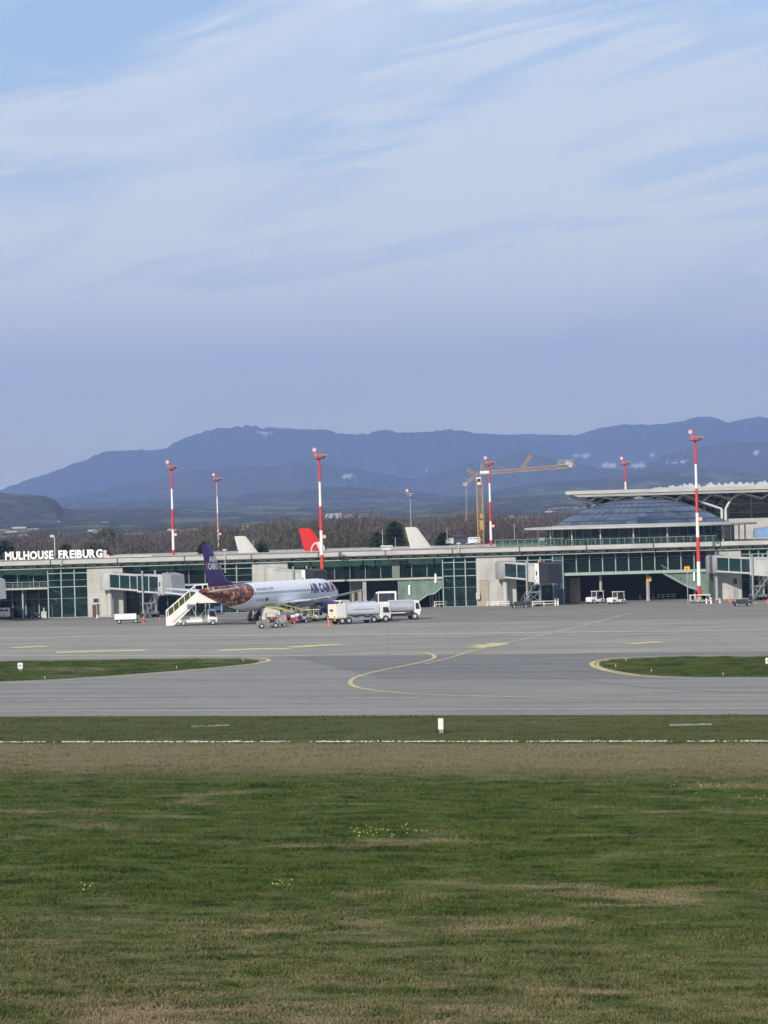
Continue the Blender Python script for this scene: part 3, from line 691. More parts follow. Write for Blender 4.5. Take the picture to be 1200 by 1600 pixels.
bay(692, 745, 3); block(745, 806, [(750.5, 763, 0.02, 4.4, BEIGE)]); bay(806, 864, 3, -1)
# low part of the middle gallery: dark opening, beige wall, green glazed screen over a ramp
xa, xb, xc, xd, xe = S_(450), S_(519), S_(545), S_(567), S_(692)
wb(MB().bx(xa, xb, 460, 460.1, 0, 4.85), 'window', GLASSD, pier)
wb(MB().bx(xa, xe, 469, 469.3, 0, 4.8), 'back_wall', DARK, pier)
wb(MB().bx(xc, S_(564), 458, 459, 0, 4.85), 'wall', BEIGE, pier)
wb(MB().bx(S_(566), S_(572), 455.2, 455.6, 0, 4.8), 'column', GREYM, pier)
wb(MB().bx(S_(572), S_(622), 458.4, 458.5, 0, 4.85), 'window', GLASSD, pier)
g_ = MB().prism([(S_(622), .9), (S_(650), .9), (S_(668), 2.2), (S_(678), 2.3), (xe-.15, 3.4), (xe-.15, 4.84), (S_(622), 4.84)], 'y', 455.3, 455.45)
wb(g_, 'screen', GREENP, pier)
f = MB(); 
for p in (622, 641, 660, 678): f.bx(S_(p)-.04, S_(p)+.04, 455.2, 455.3, .9 if p < 655 else 2.3, 4.84)
f.path([(S_(650), 455.2, .9), (S_(668), 455.2, 2.2), (S_(678), 455.2, 2.3), (xe-.15, 455.2, 3.4)], .12, 4)
wb(f, 'screen_frame', PALEG, pier)
wb(MB().bx(S_(613), S_(625), 456.2, 456.7, 4.9+.3, 8.37), 'wall', surf('green_grey_panel', (.13, .17, .14), .6), pier)
for p, z0, z1 in ((639, 2.3, 3.9), (680.5, 4.2, 5.7)):
    t = wb(MB().bx(S_(p)-.13, S_(p)+.13, 454.9, 455.1, z0, z1), 'light_tube', TUBEL, pier)
# columns seen among the low middle part
for p in (672, 676, 681, 686): wb(MB().tube((S_(p), 458, 0), (S_(p), 458, 2.6), .12, 8), 'post', FASC, pier)
# hall under the dome
x0, x1 = S_(864), S_(1108); xh = S_(880)
wb(MB().bx(x0, xh, 454.8, 454.9, 0, 8.4), 'window', glass('blue_corner_glass', (.05, .10, .13), .3), pier)
f = MB(); 
for z in (5.2, 7.4, 2.6): f.bx(x0, xh, 454.7, 454.8, z-.04, z+.04)
f.bx(xh-.1, xh+.06, 454.65, 455.0, 0, 8.4); wb(f, 'window_frame', TEAL, pier)
wb(MB().bx(xh+.1, x1, 456.2, 456.28, 5.25, 8.4), 'window', GLASSD, pier)
f = MB(); n = 11
for i in range(n+1): x = xh+.15+(x1-xh-.3)*i/n; f.bx(x-.09, x+.09, 455.8, 456.18, 5.25, 8.4)
f.bx(xh+.1, x1, 456.0, 456.19, 7.5, 7.56)
wb(f, 'window_frame', TEAL, pier)
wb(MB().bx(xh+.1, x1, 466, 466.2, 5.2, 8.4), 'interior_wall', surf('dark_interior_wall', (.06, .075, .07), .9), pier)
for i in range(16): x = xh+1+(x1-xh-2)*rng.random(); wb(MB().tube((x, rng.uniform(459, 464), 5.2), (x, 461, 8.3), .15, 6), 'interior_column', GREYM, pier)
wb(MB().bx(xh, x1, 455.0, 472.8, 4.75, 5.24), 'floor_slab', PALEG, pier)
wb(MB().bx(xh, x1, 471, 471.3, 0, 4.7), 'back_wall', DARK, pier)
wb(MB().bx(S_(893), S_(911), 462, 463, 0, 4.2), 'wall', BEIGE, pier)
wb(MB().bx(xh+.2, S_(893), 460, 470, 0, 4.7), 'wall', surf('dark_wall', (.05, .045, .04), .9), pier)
for p in (940, 1013.5, 1088): wb(MB().tube((S_(p), 457.2, 0), (S_(p), 457.2, 4.75), .25, 14), 'column', CONC, pier, smooth=True)
g_ = MB().prism([(S_(1036), 4.74), (x1, 4.74), (x1, .3), (S_(1098), .9)], 'y', 455.5, 455.65); wb(g_, 'screen', GREENP, pier)
f = MB(); f.path([(S_(1034), 455.35, 4.9), (S_(1077), 455.35, 2.2), (S_(1097), 455.35, 1.6)], .16, 6); f.path([(S_(1034), 455.3, 6.1), (S_(1077), 455.3, 3.2)], .05, 4)
for p in range(1038, 1078, 6): z = 4.9-(p-1034)*.063; f.tube((S_(p), 455.3, z), (S_(p), 455.3, z+1.1), .03, 4)
wb(f, 'stair_edge', PALEG, pier)
wb(MB().bx(S_(1085)-.1, S_(1085)+.1, 455.1, 455.3, 3.3, 5.0), 'light_tube', TUBEL, pier)
block(1118, 1158, [(1147, 1152.5, 0.02, 2.1, GREYM), (1147, 1152, 2.6, 3.5, CARGL)])
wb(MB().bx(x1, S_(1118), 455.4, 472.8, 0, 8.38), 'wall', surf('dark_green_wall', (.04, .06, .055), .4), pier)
bay(1158, 1214, 4); block(1214, 1275); gallery(1275, 1500, 4.85, True, True)
# things on the pier roof
SGN = surf('sign_letter_white', (.80, .79, .76), .5, 0, .05); GR = surf('sign_back_rail', (.10, .10, .10), .8)
def letters(txt, fontsize, extr, off, xs=1.0):
    cu = bpy.data.curves.new('letter', 'FONT'); cu.body = txt; cu.size = fontsize; cu.extrude = extr; cu.offset = off; cu.resolution_u = 3
    ob = bpy.data.objects.new('tmp', cu); C.objects.link(ob); bpy.context.view_layer.update()
    dg = bpy.context.evaluated_depsgraph_get(); me = bpy.data.meshes.new_from_object(ob.evaluated_get(dg)); bpy.data.objects.remove(ob); bpy.data.curves.remove(cu)
    return me
sg = thing('roof_sign', 'white capital letters MULHOUSE FREIBURG standing on the pier roof edge', 'sign', (S_(8, 454, 867), 454.3, 9.93))
HL = 1.42; sizef = HL/.69
for word, p0, p1 in (('MULHOUSE', 7.5, 83), ('FREIBURG', 91, 160)):
    # measured per-letter advances of the default lettering
    mes = [letters(c, sizef, .06, .085) for c in word]
    wds = [max(v.co.x for v in q.vertices)-min(v.co.x for v in q.vertices) for q in mes]
    X0, X1 = S_(p0, 454, 868), S_(p1, 454, 868); tot = X1-X0; gap = .10; k_ = (tot-gap*(len(word)-1))/sum(wds); x = X0
    for c, q, wd in zip(word, mes, wds):
        mn = min(v.co.x for v in q.vertices); my = min(v.co.y for v in q.vertices)
        for v in q.vertices: v.co.x = (v.co.x-mn)*k_; v.co.y -= my if c not in 'UOSG' else my
        hh = max(v.co.y for v in q.vertices)
        for v in q.vertices: v.co.y *= HL/hh
        q.materials.append(SGN); o = bpy.data.objects.new('letter', q); C.objects.link(o); o.parent = sg
        o.rotation_euler = (R(90), 0, 0); o.location = (x-sg.location.x, 0, .12); x += wd*k_+gap
b = MB(); X0, X1 = S_(4, 454, 868), S_(163, 454, 868)
b.bx(X0, X1, 454.5, 454.56, 10.05, 10.12).bx(X0, X1, 454.5, 454.56, 11.2, 11.27); x = X0
while x < X1: b.bx(x, x+.06, 454.4, 454.46, 9.93, 11.4); b.path([(x, 454.45, 11.2), (x, 455.4, 9.95)], .03, 4); x += 1.6
wb(b, 'support_frame', GR, sg)
t = thing('lamp_box', 'small pale box with a red lamp at the right end of the roof sign', 'lamp box', (S_(164.5, 454, 866), 454.4, 9.93))
MB().bx(-.35, .2, -.2, .2, 0, 1.35).build('housing', LGREY, t, bevel=.03); MB().lathe([(.12, 0), (.2, .1), (.2, .35), (.1, .45)], (.38, -.1, .12), 'z', 10).build('lamp', REDL, t, True); MB().bx(.15, .62, -.2, .0, 0, .12).build('bracket', LGREY, t)
def roof_pole(px, top, bot, Y, r, lab, head):
    P = at(px, top, Y); B = at(px, bot, Y); t = thing('pole', lab, 'pole', (B.x, Y, B.z)); h = P.z-B.z
    MB().tube((0, 0, 0), (0, 0, h), r, 8, 0, r*.7).build('shaft', LGREY, t, True); MB().lathe([(r*2.4, 0), (r*2.4, .1), (r*1.2, .14)], (0, 0, 0), 'z', 8).build('base', GREYM, t)
    if head == 'flood': MB().bx(-.35, .35, -.2, .2, h-.05, h+.2).build('floodlight', LGREY, t, bevel=.03)
    elif head == 'vane': MB().bx(-.75, -.1, -.08, .08, h-.15, h+.25).build('vane', LGREY, t, bevel=.02)
roof_pole(86, 838, 873, 456, .11, 'slim pale pole between the two words of the roof sign', 'vane')
roof_pole(96, 872, 884, 453.0, .1, 'short pole with a floodlight on the roof edge below the letter F', 'flood')
roof_pole(352, 860, 895, 452.9, .08, 'thin lamp pole with a flat head right of the purple tail fin', 'flood')
roof_pole(396, 843, 864, 462, .05, 'very thin antenna on the roof right of the small white tail fin', '')
roof_pole(598, 828, 852, 460, .05, 'thin antenna rising from the white roof box', '')
roof_pole(618, 840, 858, 470, .05, 'thin pole just right of the white roof box', '')
roof_pole(717, 850, 864, 453.0, .12, 'short pole on the roof edge left of the crane tower', 'flood')
roof_pole(699, 824, 848, 480, .045, 'very thin antenna left of the crane among parked cars', '')
roof_pole(804, 818, 842, 480, .04, 'very thin antenna above the glass terrace railing', '')
P = at(203, 867, 459); t = thing('roof_duct', 'low pale duct lying on the pier roof right of the roof sign', 'duct', (P.x, 459, 9.75))
MB().bx(-3.8, 3.8, -.35, .35, .12, .5).build('duct', FASC, t, bevel=.04); MB().bx(-3.4, -3.2, -.4, .4, 0, .12).bx(3.2, 3.4, -.4, .4, 0, .12).bx(-.1, .1, -.4, .4, 0, .12).build('foot', GREYM, t)
t = thing('roof_unit', 'white ventilation box on the pier roof left of the large white tail', 'ventilation unit', (S_(604, 460, 853), 460, 9.75))
MB().bx(-.8, .8, -.8, .8, 0, .7).build('housing', LGREY, t, bevel=.04); MB().bx(-1.05, 1.05, -1, 1, .7, .95).build('cover', LGREY, t, bevel=.03)
# light masts
def mast(px, top, Y, label, stripes=True, head=True, thin=False, base_px=None, slim=1.0, red=None):
    P = at(px+ (0 if base_px is None else (base_px-px)*.5), top+12, Y); h = P.z; x = P.x
    t = thing('light_mast', label, 'light mast', (x, Y, 0), 0, 'apron light masts')
    r0, r1 = (.34, .17) if not thin else (.2, .1)
    if stripes:
        n = 7; seg = 4.05; z = h; cols = [red or REDP, WHP]
        for i in range(n):
            z0 = max(0, z-seg) if i < n-1 else 0
            ra = r1+(r0-r1)*(h-z0)/h; rb = r1+(r0-r1)*(h-z)/h
            MB().tube((0, 0, z0), (0, 0, z), ra*slim, 14, 0, rb*slim).build('mast_section', cols[i % 2], t, True); z = z0
            if z0 == 0: break
    else: MB().tube((0, 0, 0), (0, 0, h), r0, 10, 0, r1).build('shaft', GREYM, t, True)
    MB().lathe([(.7, 0), (.7, .15), (.45, .3), (.4, .8)], (0, 0, 0), 'z', 12).build('base', CONC, t)
    pl = MB().lathe([(.35, -.3), (1.0, -.1), (1.0, .05)], (0, 0, h), 'z', 14).tube((0, 0, h), (0, 0, h+.9), .12, 8); pl.tube((-.9, 0, h+.55), (1.2, -.1, h+.55), .07, 6)
    pl.build('platform', GREYM if thin else (REDP if stripes else GREYM), t)
    if not thin:
        for sx, sy in ((1.15, -.3), (.75, -.75), (-.45, -.8), (.2, -.95), (1.1, .3)):
            MB().box((sx, sy, h+.25), (.5, .3, .42), 0, math.atan2(sy, sx)+1.57, R(35)).build('floodlight', GREYM, t)
    MB().tube((-.75, 0, h+.2), (-.75, 0, h+1.25), .05, 6).build('lamp_arm', GREYM, t)
    MB().lathe([(.08, -.3), (.27, -.15), (.3, .1), (.12, .34)], (-.75, 0, h+1.3), 'z', 12).build('obstruction_lamp', REDL, t, True)
    if stripes:
        MB().lathe([(.12, -.25), (.28, -.1), (.28, .15), (.12, .28)], (.5, -.3, h-13.2), 'z', 10).build('obstruction_lamp', REDL, t, True)
    return t
mast(266, 720, 535, 'striped red and white mast rising behind the pier right of the roof sign', base_px=269)
mast(338, 738, 656, 'farther slim red and white mast above the purple tail fin', base_px=339, slim=.72, red=PINKP)
mast(497, 703, 447.5, 'striped red and white mast in front of the pier behind the parked airliner nose', base_px=500)
mast(641, 763, 640, 'thin plain grey mast above the large white tail fin', False, thin=True)
mast(763, 713, 571, 'red and white mast just right of the crane tower', base_px=765)
mast(976, 713, 612, 'red and white mast rising behind the glass dome', base_px=977)
mast(1084, 675, 446.5, 'tallest red and white mast standing in front of the domed building', base_px=1088)
# ---------------------------------------------------------------- domed building
DY = 481.0; DX = at(1000, 822, DY).x
dh = thing('domed_hall', 'round hall with a shallow blue glass dome and wide flat ring roof', 'domed building', (DX, DY, 9.75))
def ringpts(r, z, n=72): return [(r*math.cos(2*math.pi*i/n), r*math.sin(2*math.pi*i/n), z) for i in range(n)]
MB().lathe([(15.2, 2.85), (20.6, 2.75), (20.7, 2.85), (20.7, 3.08), (20.5, 3.14), (15.6, 3.3), (15.6, 3.4)], (0, 0, 0), 'z', 96).build('ring_roof', FASC, dh, True)
DB = NM('dome_glass'); tcd = DB.n('ShaderNodeTexCoord').outputs['Object']; sp = DB.n('ShaderNodeSeparateXYZ'); DB.l(tcd, sp.inputs[0])
an = DB.math('ARCTAN2', sp.outputs[1], sp.outputs[0]); u_ = DB.math('FLOOR', DB.math('MULTIPLY', an, 48/6.28318)); v_ = DB.math('FLOOR', DB.math('MULTIPLY', sp.outputs[2], 1.5))
cb = DB.n('ShaderNodeCombineXYZ'); DB.l(u_, cb.inputs[0]); DB.l(v_, cb.inputs[1]); wnz = DB.n('ShaderNodeTexWhiteNoise'); DB.l(cb.outputs[0], wnz.inputs[0])
DB.done(DB.bsdf(DB.mix(wnz.outputs[0], (.04, .06, .11), (.10, .135, .21)), DB.mrange(wnz.outputs[0], 0, 1, .12, .34), .35, spec=.8)); DG = DB.m
prd = []
for i in range(15): a = i/14; r = 15.3*(1-a); z = 3.35+4.1*(1-(1-a)**1.75 if a < 1 else 1); prd.append((max(r, .02), z))
prd = [(15.3*math.cos(math.asin(min(1, q/14))), 3.35+4.15*q/14) for q in range(14)]+[(.9, 7.48), (.02, 7.5)]
# spherical cap: radius from chord and height
hc, cc = 4.15, 15.3; Rr = (cc*cc+hc*hc)/(2*hc)
prd = [(max(.02, Rr*math.sin(th)), 3.35+hc-Rr+Rr*math.cos(th)) for th in [math.asin(cc/Rr)*(1-i/12) for i in range(13)]]
prd = [(max(.02, 15.3*(1-i/13)), 3.35+4.45*(1-(1-i/13)**2.25)) for i in range(14)]
dome = MB().lathe(prd, (0, 0, 0), 'z', 96).build('dome', DG, dh, True)
rb = MB(); RIBM = surf('dome_rib', (.05, .055, .07), .4)
for i in range(48):
    a = 2*math.pi*i/48; rb.path([((r+.03)*math.cos(a), (r+.03)*math.sin(a), z+.04) for r, z in prd[::3]], .045, 4)
for r, z in prd[1:-1:2]:
    q = ringpts(r+.03, z+.04); rb.path(q+[q[0]], .045, 4)
rb.build('dome_ribs', RIBM, dh).parent = dome
MB().lathe([(.9, 0), (1.0, .35), (.3, .5)], (0, 0, 7.72), 'z', 16).build('dome_cap', GREYM, dh)
MB().lathe([(16.6, .0), (16.6, 2.75)], (0, 0, 0), 'z', 96).build('window', GLASSD, dh)
f = MB()
for i in range(60):
    a = 2*math.pi*i/60; f.tube((16.65*math.cos(a), 16.65*math.sin(a), 0), (16.65*math.cos(a), 16.65*math.sin(a), 2.75), .07, 4)
for z in (1.3,):
    q = ringpts(16.65, z); f.path(q+[q[0]], .05, 4)
f.build('window_frame', TEAL, dh)
for i in range(26): a = rng.uniform(3.3, 6.1); rr_ = rng.uniform(11, 15.5); MB().box((rr_*math.cos(a), rr_*math.sin(a), .8), (rng.uniform(.4, 1.6), .5, rng.uniform(.9, 2.3))).build('furnishing', INTW, dh)
MB().lathe([(9, 0), (9, 2.7)], (0, 0, 0), 'z', 30).build('core_wall', INTW, dh)
for i in range(10):
    a = math.pi+ math.pi*(i+.5)/10; MB().tube((18.6*math.cos(a), 18.6*math.sin(a), 0), (18.6*math.cos(a), 18.6*math.sin(a), 2.75), .13, 8).build('column', LGREY, dh)
# terrace railing on the roof in front of the dome, white door box
def glassrail(px0, px1, Y, z0, h, lab, yb=None):
    a = S_(px0, Y, 845); b_ = S_(px1, Y, 845); t = thing('glass_railing', lab, 'railing', ((a+b_)/2, Y, z0)); hw_ = (b_-a)/2
    MB().bx(-hw_, hw_, -.02, .02, .08, h).build('glass_panel', GLASSR, t); f = MB().bx(-hw_, hw_, -.04, .04, h, h+.06); x = -hw_
    while x <= hw_: f.bx(x-.03, x+.03, -.05, .05, 0, h); x += 1.25
    f.build('frame', TEAL, t)
glassrail(774, 882, 456.2, 9.93, 1.15, 'glass terrace railing on the pier roof left of the domed building')
glassrail(884, 1120, 456.2, 9.93, .9, 'glass terrace railing on the roof below the dome ring roof')
t = thing('roof_hut', 'small white access hut on the roof left end of the domed building', 'hut', (S_(847, 457.5, 842), 457.5, 9.93)); MB().bx(-.4, .4, -.5, .5, 0, 1.25).build('wall', WHITE, t, bevel=.03); MB().bx(-.48, .48, -.56, .56, 1.25, 1.32).build('roof', LGREY, t)
P = at(1191, 823, 458); t = thing('glass_canopy', 'bright blue glass canopy on the roof at the right edge', 'canopy', (P.x, 458, 9.93)); BLG = surf('blue_canopy_glass', (.17, .28, .50), .15, 0, .4, .6)
MB().prism([(-1.5, .4), (-1.3, 1.9), (3, 2.3), (3, .3)], 'y', -.1, 1.2).build('glass_panel', BLG, t); MB().path([(-1.5, -.15, .4), (-1.3, -.15, 1.9), (3, -.15, 2.3)], .06, 5).bx(-1.45, -1.35, 0, .2, 0, .4).bx(2.8, 2.95, 0, .2, 0, .4).build('frame', GREYM, t)
# ---------------------------------------------------------------- main hall with the great flat roof
TY = 503.0
def T_(px, py=780, Y=TY): return at(px, py, Y).x
mh = thing('main_hall', 'tall glass terminal hall under a great flat overhanging roof on branching struts', 'terminal building', (T_(1100), TY+20, 0))
xl, xr = T_(883), T_(1650)
zt = at(1000, 767, TY).z; UND = surf('soffit_grey', (.30, .31, .31), .7, 0, .15, .2)
xb = xl*(TY+46)/TY+1.0; m = MB(); m.add([(a+o_, y, z) for a, y in ((xl, TY), (xb, TY+46)) for o_, z in ((0, zt), (.3, zt+.28), (xr-a, zt+.28), (xr-a, zt-.85), (2.6, zt-.85))], [(0,1,2,3,4), (5,6,7,8,9), (0,1,6,5), (1,2,7,6), (2,3,8,7), (3,4,9,8), (4,0,5,9)]); roofm = wb(m, 'roof', UND, mh)
wb(MB().prism([(xl-.05, zt-.05), (xl+.25, zt+.33), (xr, zt+.33), (xr, zt-.32), (xl+.25, zt-.32)], 'y', TY-.25, TY-.02), 'roof_edge', FASC, mh, roofm)
sk = MB(); x = T_(1030)
while x < xr:
    hh = rng.uniform(.25, 1.15)*min(1, .35+(x-T_(1030))/9); wd = rng.uniform(.35, 1.1)
    sk.add([(x-wd, TY+4, zt+.29), (x+wd, TY+4, zt+.29), (x+wd*.9, TY+9, zt+.29), (x-wd*.9, TY+9, zt+.29), (x+rng.uniform(-.4, .4), TY+6, zt+.29+hh)], [(0,1,4), (1,2,4), (2,3,4), (3,0,4), (0,3,2,1)]); x += rng.uniform(.3, .8)
wb(sk, 'skylights', surf('skylight_pale', (.44, .445, .44), .5), mh, roofm)
xg = T_(925)
wb(MB().bx(xg, xr, TY+13, TY+13.1, 9, zt-.9), 'window', GLASSD, mh)
f = MB(); x = xg
while x < xr: f.bx(x-.14, x+.14, TY+12.6, TY+12.95, 9, zt-.9); x += 2.25*2
for z in (11.2, 12.9, 14.6, 16.3): f.bx(xg, xr, TY+12.75, TY+12.97, z-.06, z+.06)
wb(f, 'window_frame', PALEG, mh)
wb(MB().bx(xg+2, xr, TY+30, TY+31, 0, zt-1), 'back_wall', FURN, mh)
wb(MB().bx(T_(1140), xr, TY+1.5, TY+12, 9.0, at(1165, 810, TY).z), 'balcony', FASC, mh)
wb(MB().bx(xg, xr, TY+14, TY+44, 0, 9), 'lower_storey', WALLW, mh)
STR = surf('white_strut', (.52, .53, .53), .5, 0, .1)
def strutset(cpx):
    # one tree column: twin posts, two limbs and their forks, 46 photo units between roof nodes
    c = T_(cpx, 800); q = at(cpx, 795, TY).z; u1 = T_(cpx+1)-T_(cpx); zr = zt-.85; s = MB(); Y = TY+3
    for sx in (-3, 3): s.path([(c+sx*u1, Y, 9.5), (c+sx*u1, Y, q)], .26, 8)
    lim = {-1: (-63, 783, -33, 785), 1: (28, 770, 0, 0)}
    zz = lambda py: at(cpx, py, TY).z
    s.path([(c-3*u1, Y, q), (c-34*u1, Y, zz(783.5)), (c-63*u1, Y, zr)], .22, 8)
    s.path([(c-34*u1, Y, zz(783.5)), (c-18*u1, Y, zr)], .18, 8)
    s.path([(c-18*u1, Y, zr), (c+12*u1, Y, zz(780))], .18, 8); s.path([(c+3*u1, Y, q), (c+12*u1, Y, zz(780)), (c+28*u1, Y, zr)], .22, 8)
    s.path([(c+28*u1, Y, zr), (c+61*u1, Y, zz(780)), (c+76*u1, Y, zr)], .18, 8)
    s.path([(c+76*u1, Y, zr), (c+106*u1, Y, zz(783)), (c+117*u1, Y, zr)], .18, 8)
    if cpx > 960: s.path([(c-63*u1, Y, zr), (c-80*u1, Y, zz(786)), (c-108*u1, Y, zr)] , .18, 8)
    wb(s, 'strut', STR, mh, smooth=True)
for cp in (1134, 954, 1314, 1494): strutset(cp)
s = MB(); 
for a, b_ in (((890, 774), (925, 792)), ((912, 776), (925, 792)), ((925, 792), (945, 778)), ((905, 777), (940, 788))):
    A = at(a[0], a[1], TY+2); B = at(b_[0], b_[1], TY+6); s.tube(A, B, .16, 6)
wb(s, 'strut', STR, mh)
# ---------------------------------------------------------------- airliners
def loft(secs, n=32):
    """secs: (x, ry, rz, zc) elliptical sections -> MB"""
    m = MB(); vs = []
    for x, ry, rz, zc in secs:
        for i in range(n):
            a = 2*math.pi*i/n; vs.append((x, ry*math.cos(a), zc+rz*math.sin(a)))
    fs = [(j*n+i, j*n+(i+1) % n, (j+1)*n+(i+1) % n, (j+1)*n+i) for j in range(len(secs)-1) for i in range(n)]
    fs += [tuple(range(n)), tuple(range((len(secs)-1)*n, len(secs)*n))[::-1]]
    return m.add(vs, fs)
FUS = [(17.7, .05, .05, 3.35), (17.55, .35, .35, 3.37), (17.2, .72, .70, 3.42), (16.6, 1.10, 1.08, 3.52), (15.8, 1.45, 1.42, 3.65), (14.8, 1.72, 1.74, 3.77), (13.6, 1.90, 1.95, 3.83), (12.2, 1.97, 2.05, 3.85), (9, 1.975, 2.07, 3.85), (4, 1.975, 2.07, 3.85), (0, 1.975, 2.07, 3.85), (-4, 1.975, 2.07, 3.85), (-7, 1.97, 2.06, 3.86), (-9, 1.90, 1.96, 3.95), (-11, 1.75, 1.78, 4.11), (-13, 1.50, 1.52, 4.33), (-15, 1.18, 1.20, 4.58), (-17, .80, .85, 4.83), (-18.6, .48, .52, 5.0), (-19.5, .27, .30, 5.1), (-19.87, .16, .18, 5.13)]
_fx = np.array([s[0] for s in FUS][::-1]); _fy = np.array([s[1] for s in FUS][::-1]); _fz = np.array([s[2] for s in FUS][::-1]); _fc = np.array([s[3] for s in FUS][::-1])
def hull(x, z, side, off=.015):
    ry = float(np.interp(x, _fx, _fy)); rz = float(np.interp(x, _fx, _fz)); zc = float(np.interp(x, _fx, _fc))
    q = max(-.999, min(.999, (z-zc)/rz)); y = side*(ry*math.sqrt(1-q*q)); n_ = Vector((0, y/(ry*ry), (z-zc)/(rz*rz))).normalized()
    return Vector((x, y, z))+n_*off
def wing(pts, thick=.11, nseg=7):
    """pts: (x leading, chord, y, z) stations -> airfoil loft"""
    cs = [0, .03, .12, .3, .55, .8, 1.0]; th = [0, .35, .8, 1.0, .8, .4, .02]; m = MB(); vs = []; N = 12
    for xl, c, y, z in pts:
        ring = [(xl-c*cs[i], y, z+c*thick*.55*th[i]) for i in range(7)]+[(xl-c*cs[i], y, z-c*thick*.4*th[i]) for i in range(5, 0, -1)]
        vs += ring
    fs = [(j*N+i, j*N+(i+1) % N, (j+1)*N+(i+1) % N, (j+1)*N+i) for j in range(len(pts)-1) for i in range(N)]
    fs += [tuple(range(N)), tuple(range((len(pts)-1)*N, len(pts)*N))]
    return m.add(vs, fs)
FUSW = surf('fuselage_white', (.74, .75, .77), .25, 0, .05, .2); WINGM = surf('wing_grey', (.66, .68, .71), .35, 0, .1, .3); FAIR = surf('belly_grey', (.42, .43, .45), .4, 0, .15, .3)
CREAMT = paintmat('cream_tail_paint', (.70, .68, .62), .4)
def flat_text(txt, size, off=.0, extr=0.0):
    me = letters(txt, size, extr, off); bm = bmesh.new(); bm.from_mesh(me); bmesh.ops.triangulate(bm, faces=bm.faces[:])
    for _ in range(2):
        long = [e for e in bm.edges if e.calc_length() > .25]
        if long: bmesh.ops.subdivide_edges(bm, edges=long, cuts=1); bmesh.ops.triangulate(bm, faces=bm.faces[:])
    bm.to_mesh(me); bm.free(); return me
def hull_text(name, txt, x0, length, z0, h, mat, root, off=.03, side=-1, xz=None):
    me = flat_text(txt, 1.0, off); a = [v.co.x for v in me.vertices]; b = [v.co.y for v in me.vertices]; kx = length/(max(a)-min(a)); kz = h/(max(b)-min(b)); ax, bz = min(a), min(b)
    for v in me.vertices:
        x = x0+(v.co.x-ax)*kx; z = z0+(v.co.y-bz)*kz; v.co = hull(x, z, side, .02)
    me.materials.append(mat); o = bpy.data.objects.new(name, me); C.objects.link(o); o.parent = root; return o
